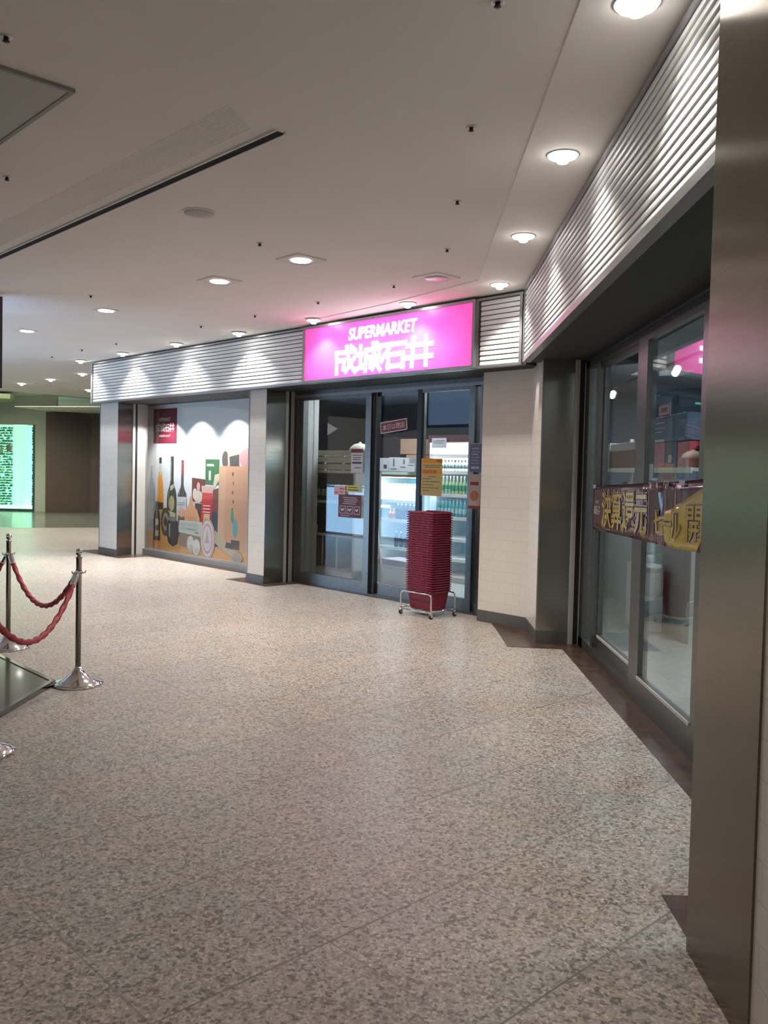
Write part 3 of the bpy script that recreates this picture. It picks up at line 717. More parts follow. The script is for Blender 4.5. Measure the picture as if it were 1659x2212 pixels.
# ================================================================== BASKETS ON THEIR TROLLEY
TA, TN = -6.44, 6.78
M_BSK = mat('burgundy plastic', (.17, .008, .034), .34, noise=.05, nscale=12)
def make_basket(lbl, z):
    t = thing('shopping_basket', lbl, 'shopping basket', Fw(TA, TN, z), FR, 'burgundy shopping baskets in the stack')
    b = MB(); w0, d0, w1, d1, h = .33, .205, .405, .275, .212
    # hollow tapered body with ribbed walls
    def ring(w, d, z, r=.04, rib=0.0, n=10):
        pts = []
        for cx, cy, a0 in ((w/2 - r, d/2 - r, 0), (-w/2 + r, d/2 - r, PI/2), (-w/2 + r, -d/2 + r, PI), (w/2 - r, -d/2 + r, 1.5*PI)):
            for k in range(4):
                th = a0 + k * PI / 6; pts.append((cx + r * math.cos(th), cy + r * math.sin(th), z))
        return pts
    R = [ring(w0, d0, 0), ring(w0 + .02, d0 + .02, .012), ring(w1 - .006, d1 - .006, h - .013), ring(w1 + .032, d1 + .032, h - .011), ring(w1 + .036, d1 + .036, h - .004), ring(w1 + .026, d1 + .026, h), ring(w1 - .004, d1 - .004, h - .002), ring(w0 + .014, d0 + .014, .012)]
    n = 16; vs = [p for r in R for p in r]; fs = []
    for i in range(len(R) - 1):
        for k in range(n): fs.append((i * n + k, i * n + (k + 1) % n, (i + 1) * n + (k + 1) % n, (i + 1) * n + k))
    fs.append(tuple(range(n))); fs.append(tuple(range((len(R) - 1) * n, len(R) * n)))
    b.add(vs, fs)
    for x in (-.12, -.04, .04, .12):                      # finger notches under the rim
        b.box(x - .006, x + .006, -d1/2 - .012, -d1/2 - .002, h - .045, h - .02)
    b.build('basket_body', M_BSK, t)
    for sy in (-1, 1):
        y = sy * (d1 / 2 + .004)
        hb = MB(); hb.tube([(-.19, y * .98, h - .004), (-.175, y, h + .004), (0, y * 1.04, h + .006), (.175, y, h + .004), (.19, y * .98, h - .004)], .0055, 8)
        hb.build('carry_handle', M_BSK, t)
    return t
NB = 34; Z0 = .065; DZ = .0253
b0 = make_basket('burgundy shopping basket at the bottom of the stack, resting in the trolley', Z0)
for k in range(1, NB):
    l = 'burgundy shopping basket on top of the tall stack' if k == NB - 1 else 'burgundy shopping basket, %s from the bottom of the tall stack' % ordn(k + 1)
    dup(b0, Fw(TA, TN, Z0 + DZ * k), FR, l)
tr_ = thing('basket_trolley', 'chrome tube trolley on castors carrying the stacked burgundy baskets', 'basket trolley', Fw(TA, TN, 0), FR)
def tub(x, dy, zt=.255):
    pts = []; hw_ = .165
    for k in range(7): th = k / 6 * PI / 2; pts.append((x, dy * (hw_ - .04 + .04 * math.cos(PI/2 - th) * 1), 0))
    return pts
for sy, nm in ((-1, 'front_hoop'), (1, 'rear_hoop')):
    y = sy * .185; hw_ = .225; r = .04; pts = [(-hw_, y, .055)]
    for k in range(7):
        th = PI - k / 6 * PI / 2; pts.append((-hw_ + r + r * math.cos(th), y, .255 - r + r * math.sin(th)))
    for k in range(7):
        th = PI / 2 - k / 6 * PI / 2; pts.append((hw_ - r + r * math.cos(th), y, .255 - r + r * math.sin(th)))
    pts.append((hw_, y, .055)); MB().tube(pts, .0085, 10).build(nm, M_CHROME, tr_)
b = MB()
for x in (-.225, .225): b.tube([(x, -.185, .075), (x, .185, .075)], .008, 8)
for y in (-.185, .185): b.tube([(-.225, y, .062), (.225, y, .062)], .006, 8)
for x in (-.09, .09): b.tube([(x, -.185, .058), (x, .185, .058)], .005, 8)
b.build('base_frame', M_CHROME, tr_)
for x in (-.225, .225):
    for y in (-.185, .185):
        c = MB(); c.lathe([(.012, .045), (.012, .062)], (x, y, 0), 10); c.box(x - .014, x - .010, y - .014, y + .014, .018, .05); c.box(x + .010, x + .014, y - .014, y + .014, .018, .05)
        c.box(x - .014, x + .014, y - .014, y + .014, .044, .050)
        co_ = c.build('castor', M_CHROME, tr_)
        MB().tube([(x - .009, y, .024), (x + .009, y, .024)], .024, 16).build('wheel', M_RUBBER, co_)

# ================================================================== PRINTED WALL PANEL
PA = -13.80
def pa(a): return a - PA
wp = thing('printed_display_panel', 'large printed panel of bottles, jars and a paper bag beside the pink sign', 'printed panel', Fw(PA * 1.029, 7.592, 0.058), FR)
wp.scale = (1.029, 1, 1.029)
def printed(name, col, gloss=.35):
    return mat('print ' + name, col, gloss, coat=.35)
K = [0]
def art(name, col, pts, layer=0, nm=None, z0=.10, smooth=None):
    K[0] += 1
    y = -.006 - .0012 * layer - .00002 * K[0]
    mb = MB(); mb.plate([(pa(a), z - z0) for a, z in pts], y, y + .001)
    o = mb.build(name, printed(nm or name + str(K[0]), col), wp)
    return o
box_obj('printed_backdrop', printed('backdrop', (.84, .86, .90)), wp, -.02, pa(-9.75), -.005, 0, .02, 2.49)
art('printed_tabletop', (.86, .40, .13), [(-13.80, .10), (-9.84, .10), (-9.84, .47), (-13.80, .55)], 0)
def ell(cx, cz, rx, rz, n=24, t0=0): return [(cx + rx * math.cos(2 * PI * k / n + t0), cz + rz * math.sin(2 * PI * k / n + t0)) for k in range(n)]
def bottle_outline(cx, z0, w, h, neck=.30, nw=.28, base=1.0, sh=.16):
    """symmetric silhouette"""
    r = w / 2; n = r * nw
    L = [(r * base, 0), (r, .04 * h), (r, h * (1 - neck - sh)), (r * .86, h * (1 - neck - sh * .55)), (n * 1.5, h * (1 - neck - sh * .1)), (n, h * (1 - neck * .9)), (n, h), ]
    return [(cx + x, z0 + z) for x, z in L] + [(cx - x, z0 + z) for x, z in reversed(L)]
def rect(a0, a1, z0, z1, tilt=0.0): return [(a0, z0), (a1, z0 + tilt), (a1, z1 + tilt), (a0, z1)]
# water bottle
art('printed_water_bottle', (.52, .58, .64), bottle_outline(-13.62, .42, .30, 1.12, .18, .3, sh=.30), 1)
art('printed_water_bottle', (.40, .46, .52), bottle_outline(-13.62, .48, .25, .98, .16, .3, sh=.30), 2, 'water2')
art('printed_label', (.50, .53, .62), rect(-13.75, -13.50, .62, .92), 3)
# juice bottle
art('printed_juice_bottle', (.95, .42, .05), bottle_outline(-13.32, .42, .26, 1.02, .12, .45, sh=.45), 2)
art('printed_bottle_neck', (.72, .74, .72), rect(-13.35, -13.29, 1.38, 1.60), 2)
art('printed_bottle_cap', (.04, .04, .05), rect(-13.36, -13.28, 1.58, 1.68), 3)
art('printed_label', (.06, .04, .03), rect(-13.45, -13.21, .80, .92), 4)
art('printed_label', (.55, .40, .14), rect(-13.45, -13.21, .52, .80), 3)
# champagne bottle
art('printed_champagne_bottle', (.035, .05, .03), bottle_outline(-12.93, .40, .32, 1.30, .34, .30, sh=.22), 2)
art('printed_label', (.45, .42, .20), ell(-12.93, .92, .09, .13), 3)
art('printed_label', (.55, .50, .28), [(-13.06, .42), (-12.81, .42), (-12.80, .76), (-13.06, .80)], 3)
art('printed_neck_band', (.60, .57, .40), [(-12.98, 1.12), (-12.86, 1.18), (-12.86, 1.25), (-12.99, 1.20)], 3)
# red wine bottle
art('printed_wine_bottle', (.05, .045, .06), bottle_outline(-12.60, .42, .30, 1.22, .36, .26, sh=.16), 1)
art('printed_bottle_cap', (.30, .04, .05), rect(-12.635, -12.565, 1.38, 1.64), 2)
art('printed_label', (.68, .66, .68), rect(-12.75, -12.46, .62, 1.04), 2)
art('printed_emblem', (.60, .35, .33), rect(-12.65, -12.57, .74, .86), 3)
# small sauce bottle and round tin behind
art('printed_sauce_bottle', (.05, .045, .025), bottle_outline(-13.41, .27, .22, .66, .25, .5, sh=.2), 5)
art('printed_label', (.62, .55, .30), ell(-13.41, .58, .055, .06), 6)
art('printed_label', (.55, .52, .38), rect(-13.47, -13.35, .34, .44), 6)
art('printed_round_tin', (.10, .075, .06), ell(-13.12, .60, .16, .24), 4)
art('printed_round_tin', (.38, .30, .22), ell(-13.12, .60, .10, .15), 5)
art('printed_round_tin', (.08, .06, .05), ell(-13.12, .60, .055, .08), 6)
art('printed_jar', (.30, .13, .07), rect(-12.72, -12.45, .40, .74), 3)
art('printed_jar_label', (.70, .52, .42), rect(-12.70, -12.52, .46, .56), 4)
art('printed_jar_lid', (.72, .40, .28), ell(-12.60, .78, .13, .07), 4)
art('printed_jar_lid', (.10, .05, .04), rect(-12.70, -12.48, .63, .68), 4)
# chocolate boxes, green pouch, red bag
art('printed_chocolate_box', (.17, .035, .03), rect(-12.30, -11.90, .98, 1.36, -.02), 1)
art('printed_ornament', (.80, .45, .40), ell(-12.10, 1.22, .05, .07), 2)
art('printed_green_box', (.05, .19, .08), rect(-11.90, -11.50, 1.26, 1.66), 1)
art('printed_bottle_mark', (.72, .78, .62), rect(-11.80, -11.74, 1.33, 1.48), 2)
art('printed_bottle_mark', (.82, .85, .75), rect(-11.86, -11.66, 1.55, 1.585), 2)
art('printed_wheat_stalk', (.72, .66, .50), [(-11.70, 1.14), (-11.48, 1.36), (-11.50, 1.44), (-11.62, 1.42)], 3)
art('printed_garlic', (.78, .66, .54), ell(-12.10, 1.06, .13, .10), 3)
art('printed_garlic', (.80, .70, .58), ell(-12.20, 1.10, .07, .09), 3)
art('printed_dark_bag', (.07, .05, .045), [(-12.15, .36), (-11.90, .36), (-11.92, .95), (-12.20, .95)], 3)
art('printed_red_bag', (.62, .03, .04), [(-12.04, .33), (-11.76, .32), (-11.66, 1.10), (-11.98, 1.10)], 4)
art('printed_bag_top', (.80, .48, .45), [(-11.99, 1.08), (-11.68, 1.08), (-11.66, 1.24), (-12.00, 1.24)], 5)
art('printed_red_band', (.72, .05, .06), [(-11.98, 1.02), (-11.70, 1.02), (-11.68, 1.13), (-11.97, 1.13)], 6)
art('printed_bag_label', (.75, .50, .28), [(-11.95, .52), (-11.78, .52), (-11.75, .80), (-11.92, .80)], 5)
art('printed_bag_base', (.30, .02, .04), [(-12.04, .33), (-11.76, .32), (-11.75, .48), (-12.02, .48)], 5)
art('printed_tall_packet', (.20, .045, .06), [(-11.76, .30), (-11.52, .32), (-11.50, 1.22), (-11.68, 1.18)], 2)
art('printed_blue_jar', (.03, .06, .09), [(-11.74, .32), (-11.50, .30), (-11.48, .84), (-11.68, .84)], 4)
# shaped ham pack
art('printed_ham_pack', (.78, .38, .20), [(-12.52, .40), (-12.06, .34), (-12.04, .70), (-12.12, .84), (-12.24, .92), (-12.28, 1.06), (-12.34, 1.06), (-12.38, .92), (-12.50, .82)], 5)
for i in range(4): art('printed_slice', (.62, .30, .16), rect(-12.40 + i * .07, -12.37 + i * .07, .56, .74), 6)
for i in range(4): art('printed_letter', (.25, .10, .06), rect(-12.42 + i * .08, -12.38 + i * .08, .45, .485), 6)
# black jar, egg carton, eggs, cheese round, spaghetti bundle
art('printed_black_jar', (.02, .02, .024), [(-13.02, .26), (-12.86, .20), (-12.72, .26), (-12.68, .44), (-12.72, .62), (-12.78, .66), (-13.02, .66), (-13.06, .58), (-13.08, .44)], 7)
art('printed_jar_rim', (.22, .20, .20), ell(-12.89, .66, .14, .04), 8)
art('printed_carton', (.60, .62, .58), [(-12.68, .46), (-11.96, .42), (-11.96, .66), (-12.66, .66)], 7)
art('printed_carton_side', (.30, .20, .15), [(-12.66, .24), (-11.98, .22), (-11.96, .43), (-12.66, .47)], 6)
art('printed_leaf', (.12, .30, .14), rect(-12.18, -12.06, .47, .49), 8)
art('printed_egg', (.80, .74, .68), ell(-12.30, .29, .11, .13), 9)
art('printed_egg', (.84, .78, .73), ell(-12.12, .25, .11, .13), 9)
art('printed_cheese_round', (.62, .42, .42), ell(-11.79, .41, .21, .315, 36), 9)
art('printed_cheese_round', (.78, .70, .70), ell(-11.80, .41, .175, .28, 36), 10)
art('printed_cheese_ring', (.60, .38, .38), ell(-11.80, .41, .15, .24, 36), 11)
art('printed_cheese_ring', (.76, .66, .66), ell(-11.80, .41, .12, .20, 36), 12)
art('printed_cheese_mark', (.55, .42, .42), [(-11.87, .34), (-11.74, .34), (-11.80, .54)], 13)
for i in range(9):
    art('printed_pasta_strand', (.60 - .04 * (i % 3), .50 - .04 * (i % 3), .32), [(-11.60, .56 - .022 * i), (-11.59, .535 - .022 * i), (-10.80 - .02 * i, .16 - .008 * i), (-10.82 - .02 * i, .20 - .008 * i)], 6)
art('printed_pasta_band', (.06, .05, .05), [(-11.30, .31), (-11.10, .30), (-11.06, .38), (-11.26, .40)], 8)
art('printed_pasta_end', (.42, .36, .30), ell(-10.96, .18, .13, .09), 8)
# paper bag
art('printed_paper_bag', (.66, .36, .23), [(-11.52, .32), (-9.85, .22), (-9.85, 1.56), (-11.50, 1.56)], 3)
art('printed_bag_side', (.70, .42, .28), [(-11.52, .32), (-11.33, .30), (-11.30, 1.54), (-11.50, 1.56)], 4)
art('printed_bag_goods', (.12, .10, .09), ell(-11.34, 1.66, .09, .13), 2)
art('printed_bag_goods', (.66, .50, .38), [(-11.26, 1.54), (-10.94, 1.54), (-10.94, 1.84), (-11.28, 1.83)], 2)
art('printed_bag_goods', (.09, .09, .10), [(-11.20, 1.56), (-10.96, 1.56), (-10.96, 1.74), (-11.22, 1.70)], 4)
art('printed_bag_goods', (.62, .32, .33), ell(-10.72, 1.68, .24, .16), 1)
for i, (z, wd) in enumerate([(1.44, .05), (1.30, .03), (1.16, .04), (1.02, .03), (.90, .04)]):
    art('printed_bag_motif', (.16, .11, .08), ell(-11.12 + .02 * (i % 2), z, wd * .5, .03, 10), 5)
art('printed_bag_motif', (.10, .36, .24), ell(-11.12, .80, .04, .10), 5)
art('printed_bag_motif', (.10, .42, .48), ell(-11.04, .62, .06, .14), 5)
art('printed_bag_motif', (.07, .06, .06), rect(-11.14, -10.92, .30, .44), 6)
for cx, z0, z1, wd, c in [(-13.70, .50, 1.30, .022, (.75, .80, .84)), (-13.40, .95, 1.35, .03, (1, .62, .25)), (-13.03, .85, 1.12, .02, (.30, .36, .26)), (-12.95, 1.30, 1.62, .018, (.28, .28, .28)), (-12.69, 1.06, 1.14, .03, (.35, .34, .38)), (-12.60, 1.42, 1.60, .015, (.55, .22, .24)), (-13.46, .46, .66, .018, (.40, .36, .22)), (-12.99, .36, .58, .035, (.42, .42, .44))]:
    art('printed_highlight', c, rect(cx, cx + wd, z0, z1), 9 if z0 in (.46, .36) else 7)
for i in range(5): art('printed_carton_line', (.46, .56, .48), rect(-12.60, -12.06 - .05 * (i % 2), .50 + .028 * i, .506 + .028 * i), 8)
art('printed_egg_shade', (.66, .58, .52), ell(-12.28, .23, .075, .05), 10); art('printed_egg_shade', (.70, .62, .56), ell(-12.10, .19, .075, .05), 10)
for i in range(6): art('printed_label_line', (.20, .16, .10), rect(-12.72, -12.50 - .03 * (i % 3), .94 - .035 * i, .948 - .035 * i) if i < 2 else rect(-13.02, -12.86, .50 + .05 * (i - 2), .515 + .05 * (i - 2)), 5)
for i in range(3): art('printed_bag_line', (.95, .80, .70), rect(-11.94, -11.74, .92 - .05 * i, .935 - .05 * i), 7)
art('printed_bag_emblem', (.45, .12, .06), ell(-11.85, .66, .045, .07), 7)
art('printed_pack_text', (.35, .14, .08), rect(-12.42, -12.12, .52, .535), 7)
# maroon notice on the panel
lg = MB(); lg.box(pa(-13.58), pa(-12.80), -.010, -.005, 1.92 - .10, 2.50 - .10); lg.build('maroon_poster', mat('maroon poster', (.17, .012, .035), .3, coat=.3), wp)
M_PW = mat('pale print ink', (.80, .70, .72), .5)
writing('poster_lettering', 'SUPERMARKET', M_PW, wp, pa(-13.38), pa(-13.00), 2.19, 2.25, -.0105, .001)
logo('poster_name_lettering', M_PW, wp, pa(-13.50), pa(-12.88), 2.02, 2.145, -.0105, .001, .13)
writing('poster_small_lettering', '成城石井ショップ', M_PW, wp, pa(-13.38), pa(-13.00), 1.925, 1.965, -.0105, .001)
# washer lights over the panel
for i, (a, l) in enumerate([(-13.32, 'small soffit downlight over the left end of the printed panel'), (-12.386, 'small soffit downlight over the middle of the printed panel'), (-11.33, 'small soffit downlight over the right end of the printed panel')]):
    t = make_downlight('soffit_downlight', l, 'soffit downlights over the printed panel', Fw(a, 7.20, 2.622), .045)
    spot('lamp', (0, 0, -.045), 260, (1, .97, .93), t, 108, .6, .02)

# ================================================================== NOTICES ON THE GLASS
def notice(name, label, a0, a1, z0, z1, col, n=DN - .052, group=None):
    t = thing(name, label, 'notice', Fw(a0, n, z0), FR, group)
    box_obj('sheet', mat('paper %s' % str(col), col, .5), t, 0, a1 - a0, 0, .002, 0, z1 - z0)
    return t, a1 - a0, z1 - z0
M_INK = mat('dark print ink', (.06, .05, .06), .6); M_INKR = mat('red print ink', (.62, .09, .03), .6); M_INKM = mat('maroon print ink', (.20, .02, .045), .6)
def line_rows(t, w_, h_, rows, m=None):
    b = MB()
    for z, x0, x1, th in rows: b.box(x0 * w_, x1 * w_, -.001, 0, z * h_, (z + th) * h_)
    b.build('small_print', m or M_INK, t)
t, w_, h_ = notice('opening_notice', 'white notice with maroon heading on the left sliding door', -8.28, -8.06, 1.51, 1.81, (.62, .60, .64))
box_obj('heading', M_INKM, t, 0, w_, -.0015, 0, h_ * .84, h_)
box_obj('dark_bar', M_INK, t, w_ * .1, w_ * .9, -.0015, 0, h_ * .38, h_ * .46)
line_rows(t, w_, h_, [(.72, .1, .9, .03), (.62, .15, .85, .03), (.54, .15, .8, .03), (.2, .3, .85, .03)])
t, w_, h_ = notice('yellow_sticker', 'small yellow sticker on the left sliding door', -8.36, -8.11, 1.265, 1.35, (.70, .64, .10)); line_rows(t, w_, h_, [(.62, .15, .85, .12), (.25, .08, .92, .14)])
t, w_, h_ = notice('pink_sticker', 'small pink and white sticker left of the yellow sticker', -8.60, -8.38, 1.22, 1.34, (.75, .50, .52)); line_rows(t, w_, h_, [(.6, .5, .9, .14), (.3, .5, .85, .1), (.2, .05, .4, .1)], M_INKR)
t, w_, h_ = notice('mask_notice', 'maroon notice with three white framed pictures on the left sliding door', -8.51, -8.07, .94, 1.23, (.13, .03, .045))
line_rows(t, w_, h_, [(.86, .2, .8, .025), (.77, .25, .85, .025), (.68, .25, .8, .025), (.59, .2, .75, .025), (.07, .1, .5, .02)], M_PW)
b = MB()
for k in range(3):
    x = (.07 + .31 * k) * w_; x1 = x + .25 * w_; z0, z1 = .16 * h_, .50 * h_
    b.box(x, x1, -.001, 0, z0, z0 + .006); b.box(x, x1, -.001, 0, z1 - .006, z1); b.box(x, x + .006, -.001, 0, z0, z1); b.box(x1 - .006, x1, -.001, 0, z0, z1)
    b.plate([(x + .02, z0 + .05), (x + .05, z0 + .03), (x + .09, z0 + .06), (x + .07, z0 + .07), (x + .05, z0 + .055), (x + .03, z0 + .07)], -.001, 0)
b.build('pictures', M_PW, t)
t = thing('closed_sign', 'tilted maroon sign board hanging inside the middle door', 'sign', Fw(-7.73, DN - .058, 2.02), FR)
t.rotation_euler = (0, -.10, FR)
box_obj('board', mat('maroon sign board', (.20, .03, .04), .5), t, 0, .44, 0, .006, -.02, .10)
f = MB(); f.box(-.008, .448, -.002, .004, -.028, -.018); f.box(-.008, .448, -.002, .004, .098, .108); f.box(-.008, .002, -.002, .004, -.028, .108); f.box(.438, .448, -.002, .004, -.028, .108); f.build('pale_border', M_PW, t)
writing('lettering', '本日は閉店', M_PW, t, .03, .41, .005, .075, -.001, .001)
t, w_, h_ = notice('yellow_price_notice', 'yellow and orange notice on the right door above the baskets', -7.04, -6.71, 1.27, 1.70, (.66, .48, .16))
box_obj('orange_heading', mat('orange ink', (.85, .36, .03), .6), t, 0, w_, -.001, 0, h_ * .86, h_); box_obj('orange_band', mat('orange ink'), t, 0, w_, -.001, 0, h_ * .58, h_ * .70)
writing('lettering', '営業時間', M_INKR, t, .02, w_ * .72, h_ * .59, h_ * .69, -.0012, .001)
line_rows(t, w_, h_, [(.90, .75, .95, .06)], M_INKR)
b = MB()
for z, x0, x1 in [(.80, .1, .9), (.75, .2, .9), (.50, .35, .7), (.44, .08, .5), (.36, .08, .9), (.28, .06, .6), (.20, .06, .85), (.12, .06, .4)]:
    x = x0
    while x < x1: wd = random.uniform(.02, .06); b.box(x * w_, (x + wd) * w_, -.001, 0, z * h_, (z + .022) * h_); x += wd + .02
b.build('small_print', mat('olive ink', (.10, .14, .05), .6), t)
t, w_, h_ = notice('slate_blue_notice', 'slate blue notice on the narrow side pane next to the tiled pillar', -6.305, -6.14, 1.55, 1.87, (.12, .12, .19))
line_rows(t, w_, h_, [(.97, 0, 1, .02), (.80, .2, .8, .03), (.70, .15, .85, .02), (.6, .2, .7, .03), (.5, .15, .85, .02), (.4, .15, .8, .02), (.3, .15, .85, .02), (.12, .15, .85, .08)], mat('lilac ink', (.42, .42, .56), .6))
t, w_, h_ = notice('food_poster', 'brown food poster below the slate blue notice', -6.31, -6.14, 1.15, 1.53, (.48, .36, .30))
line_rows(t, w_, h_, [(0, 0, 1, .09), (.68, .15, .85, .10)], mat('dark red ink', (.24, .03, .03), .6))
b = MB(); b.plate([(w_ * (.5 + .36 * math.cos(k * PI / 8)), h_ * (.38 + .15 * math.sin(k * PI / 8))) for k in range(16)], -.001, 0); b.build('dish_picture', mat('dish ink', (.42, .14, .06), .5), t)
t = thing('arrow_decal', 'pale triangular arrow decal high on the left sliding door', 'decal', Fw(-8.76, DN - .052, 1.97), FR)
MB().plate([(0, .02), (.20, .10), (0, .18)], 0, .001).build('arrow', mat('pale decal', (.50, .50, .46), .6), t)

# ================================================================== INSIDE THE SHOP
cab = lambda n_, c, r=.5: mat(n_, c, r)
# emergency exit sign
t = thing('emergency_exit_sign', 'small glowing green emergency exit sign inside the shop', 'exit sign', Fw(-11.28, 9.0, 2.73), FR)
box_obj('light_box', mat('exit green', (.1, .8, .6), .4, emit=(.08, .85, .62), es=1.6), t, 0, .27, 0, .04, 0, .115)
f = MB(); M_EW = mat('exit white', (1, 1, 1), .4, emit=(.8, 1, .95), es=1.6)
f.plate([(.20, .01), (.255, .01), (.255, .10), (.20, .10)], -.001, 0); f.plate([(.10, .02), (.13, .05), (.12, .08), (.15, .08), (.16, .05), (.18, .03), (.165, .02), (.145, .045), (.12, .012)], -.001, 0); f.plate([(.125, .085), (.145, .085), (.145, .102), (.125, .102)], -.001, 0)
f.build('running_figure', M_EW, t)

# --- product prototypes
def bottle(name, label, cat, h, r, body, cap, lbl, loc, group, neck=.32, nr=.38, lr=(.18, .48)):
    t = thing(name, label, cat, loc, 0, group)
    zs = h * (1 - neck)
    MB().lathe([(r * .8, 0), (r, .008), (r, zs * .82), (r * .75, zs * .94), (r * nr, zs * 1.06), (r * nr * .9, h * .93)], seg=12).build('glass_body', body, t)
    MB().lathe([(r * nr * 1.1, h * .92), (r * nr * 1.15, h * .925), (r * nr * 1.15, h), (.002, h)], seg=10).build('cap', cap, t)
    MB().lathe([(r * 1.02, h * lr[0]), (r * 1.025, h * lr[0] + .002), (r * 1.025, h * lr[1]), (r * 1.02, h * lr[1] + .001)], seg=12).build('label_band', lbl, t)
    return t
def carton(name, label, h, wd, body, top, loc, group):
    t = thing(name, label, 'carton', loc, FR, group)
    box_obj('carton_body', body, t, -wd/2, wd/2, -wd/2, wd/2, 0, h * .78)
    b = MB(); b.prism([(-wd/2, -wd/2), (wd/2, -wd/2), (wd/2, wd/2), (-wd/2, wd/2)], h * .78, h * .781)
    b.add([(-wd/2, -wd/2, h*.78), (wd/2, -wd/2, h*.78), (wd/2, wd/2, h*.78), (-wd/2, wd/2, h*.78), (-wd/2, 0, h*.93), (wd/2, 0, h*.93), (-wd/2, 0, h), (wd/2, 0, h)], [(0, 1, 5, 4), (2, 3, 4, 5), (0, 4, 3), (1, 2, 5), (4, 5, 7, 6)])
    b.build('gable_top', top, t)
    return t
def row(proto, a0, a1, n, z, count, label, jitter=.004):
    for k in range(count):
        a = a0 + (a1 - a0) * (k / max(1, count - 1)); q = Fw(a + random.uniform(-jitter, jitter), n, z)
        lb = label.replace(' of the drinks cooler', ' of drinks cooler').replace(' of the open cooler', ' of open cooler').replace(' with a ', ' with ').replace('in the row ', '').replace(', left half', '') + ', ' + ordn(k + 1) + ' from left'
        if k == 0 and not proto.get('_used'):
            proto.location = q; proto['_used'] = 1; proto['label'] = lb
        else:
            d = dup(proto, q, None, lb)
            if '_used' in d: del d['_used']
G = lambda n_, c: mat(n_, c, .15, coat=.3)
P_ = lambda n_, c: mat(n_, c, .4)
wine = lambda l, g: bottle('wine_bottle', l, 'bottle', .32, .038, G('dark green glass', (.015, .03, .02)), P_('dark foil', (.06, .01, .02)), P_('cream label', (.55, .52, .46)), (0, 0, 0), g)

# --- coolers
M_COOL = mat('cool white cabinet', (.72, .78, .80), .4)
M_TUBE = mat('cold lit tube', (1, 1, 1), .4, emit=(.80, .95, 1.0), es=7)
M_CBACK = mat('light blue cooler liner', (.35, .62, .78), .4)
def cooler(name, label, a0, a1, n, depth, top, shelves, base, header, canopy=False):
    t = thing(name, label, 'cooler', Fw(a0, n, 0), FR); W = a1 - a0
    b = MB(); b.box(0, W, depth - .04, depth, 0, top); b.build('back_panel', M_CBACK, t)
    box_obj('side_panel', M_COOL, t, -.03, 0, 0, depth, 0, top); box_obj('side_panel', M_COOL, t, W, W + .03, 0, depth, 0, top)
    box_obj('base_cabinet', mat('grey cooler base', (.45, .45, .44), .5), t, 0, W, 0, depth, 0, base)
    box_obj('header', header, t, -.03, W + .03, 0, depth, top - .06, top)
    for z in shelves:
        s_ = box_obj('shelf', M_COOL, t, 0, W, .04, depth - .04, z - .02, z)
        box_obj('price_rail', mat('white price rail', (.80, .82, .82), .4), s_, 0, W, .025, .04, z - .045, z)
        box_obj('light_tube', M_TUBE, t, .02, W - .02, .05, .075, z - .045, z - .025)
    box_obj('light_tube', M_TUBE, t, .02, W - .02, .03, .07, top - .085, top - .06)
    return t
c1 = cooler('open_cooler', 'brightly lit open cooler with green striped header behind the middle door', -9.62, -8.62, 8.9, .75, 1.53, (1.12, .83, .42), .10, mat('green header', (.05, .22, .13), .4))
b = MB(); b.box(-.03, 1.03, -.006, 0, 1.455, 1.475); b.build('red_stripe', mat('red stripe', (.35, .05, .06), .4), c1)
b = MB(); b.box(-.03, 1.03, -.006, 0, 1.49, 1.53); b.build('pale_stripe', mat('pale green stripe', (.55, .75, .62), .4), c1)
c2 = cooler('drinks_cooler', 'tall bright drinks cooler behind the yellow notice and the baskets', -8.56, -6.85, 9.0, .75, 1.80, (1.56, 1.24, .92, .62, .34), .08, mat('white header', (.8, .8, .82), .4))
box_obj('lit_canopy', mat('lit canopy', (1, 1, 1), .4, emit=(.93, .97, 1), es=3.0), c2, 0, 1.71, -.02, .03, 1.80, 1.955)
box_obj('maroon_fascia', mat('dark maroon board', (.07, .02, .03), .4), c2, -.03, 1.74, -.03, .70, 1.965, 2.06)
for nm, z, W_, px in (('lamp', 1.40, 1.0, c1), ('lamp', 1.66, 1.7, c2)):
    l = bpy.data.lights.new('cooler_lamp', 'AREA'); l.shape = 'RECTANGLE'; l.size = W_ * .9; l.size_y = .05; l.energy = 9; l.color = (.75, .92, 1)
    lo = bpy.data.objects.new('cooler_lamp', l); C.objects.link(lo); lo.parent = px; lo.location = (W_ / 2, .06, z); lo.rotation_euler = (.5, 0, 0)

milk = carton('milk_carton', '', .24, .072, P_('white carton', (.85, .85, .85)), P_('blue carton top', (.20, .35, .75)), (0, 0, 0), 'cartons on top shelf of the open cooler')
row(milk, -9.54, -8.72, 9.02, 1.12, 10, 'white milk carton in the row on top shelf of the open cooler')
dk = bottle('dark_drink_bottle', '', 'bottle', .23, .034, G('black cola glass', (.012, .014, .02)), P_('white cap', (.8, .8, .8)), P_('dark label', (.05, .04, .09)), (0, 0, 0), 'dark bottles on second shelf of the open cooler')
row(dk, -9.20, -8.70, 9.0, .83, 7, 'dark bottle with a white cap on second shelf of the open cooler')
row(dk, -9.22, -8.70, 9.0, .42, 6, 'dark bottle with a white cap on lowest shelf of the open cooler')
orange = bottle('orange_juice_bottle', '', 'bottle', .16, .036, G('orange juice', (.80, .30, .03)), P_('yellow cap', (.80, .70, .15)), P_('red label', (.55, .06, .05)), (0, 0, 0), 'orange bottles in the open cooler')
row(orange, -9.34, -9.27, 8.98, .83, 2, 'short orange juice bottle with a yellow cap beside the dark bottles')
pack = carton('blue_carton', '', .20, .07, P_('light blue carton', (.30, .55, .85)), P_('white carton top', (.85, .85, .85)), (0, 0, 0), 'blue cartons in the open cooler')
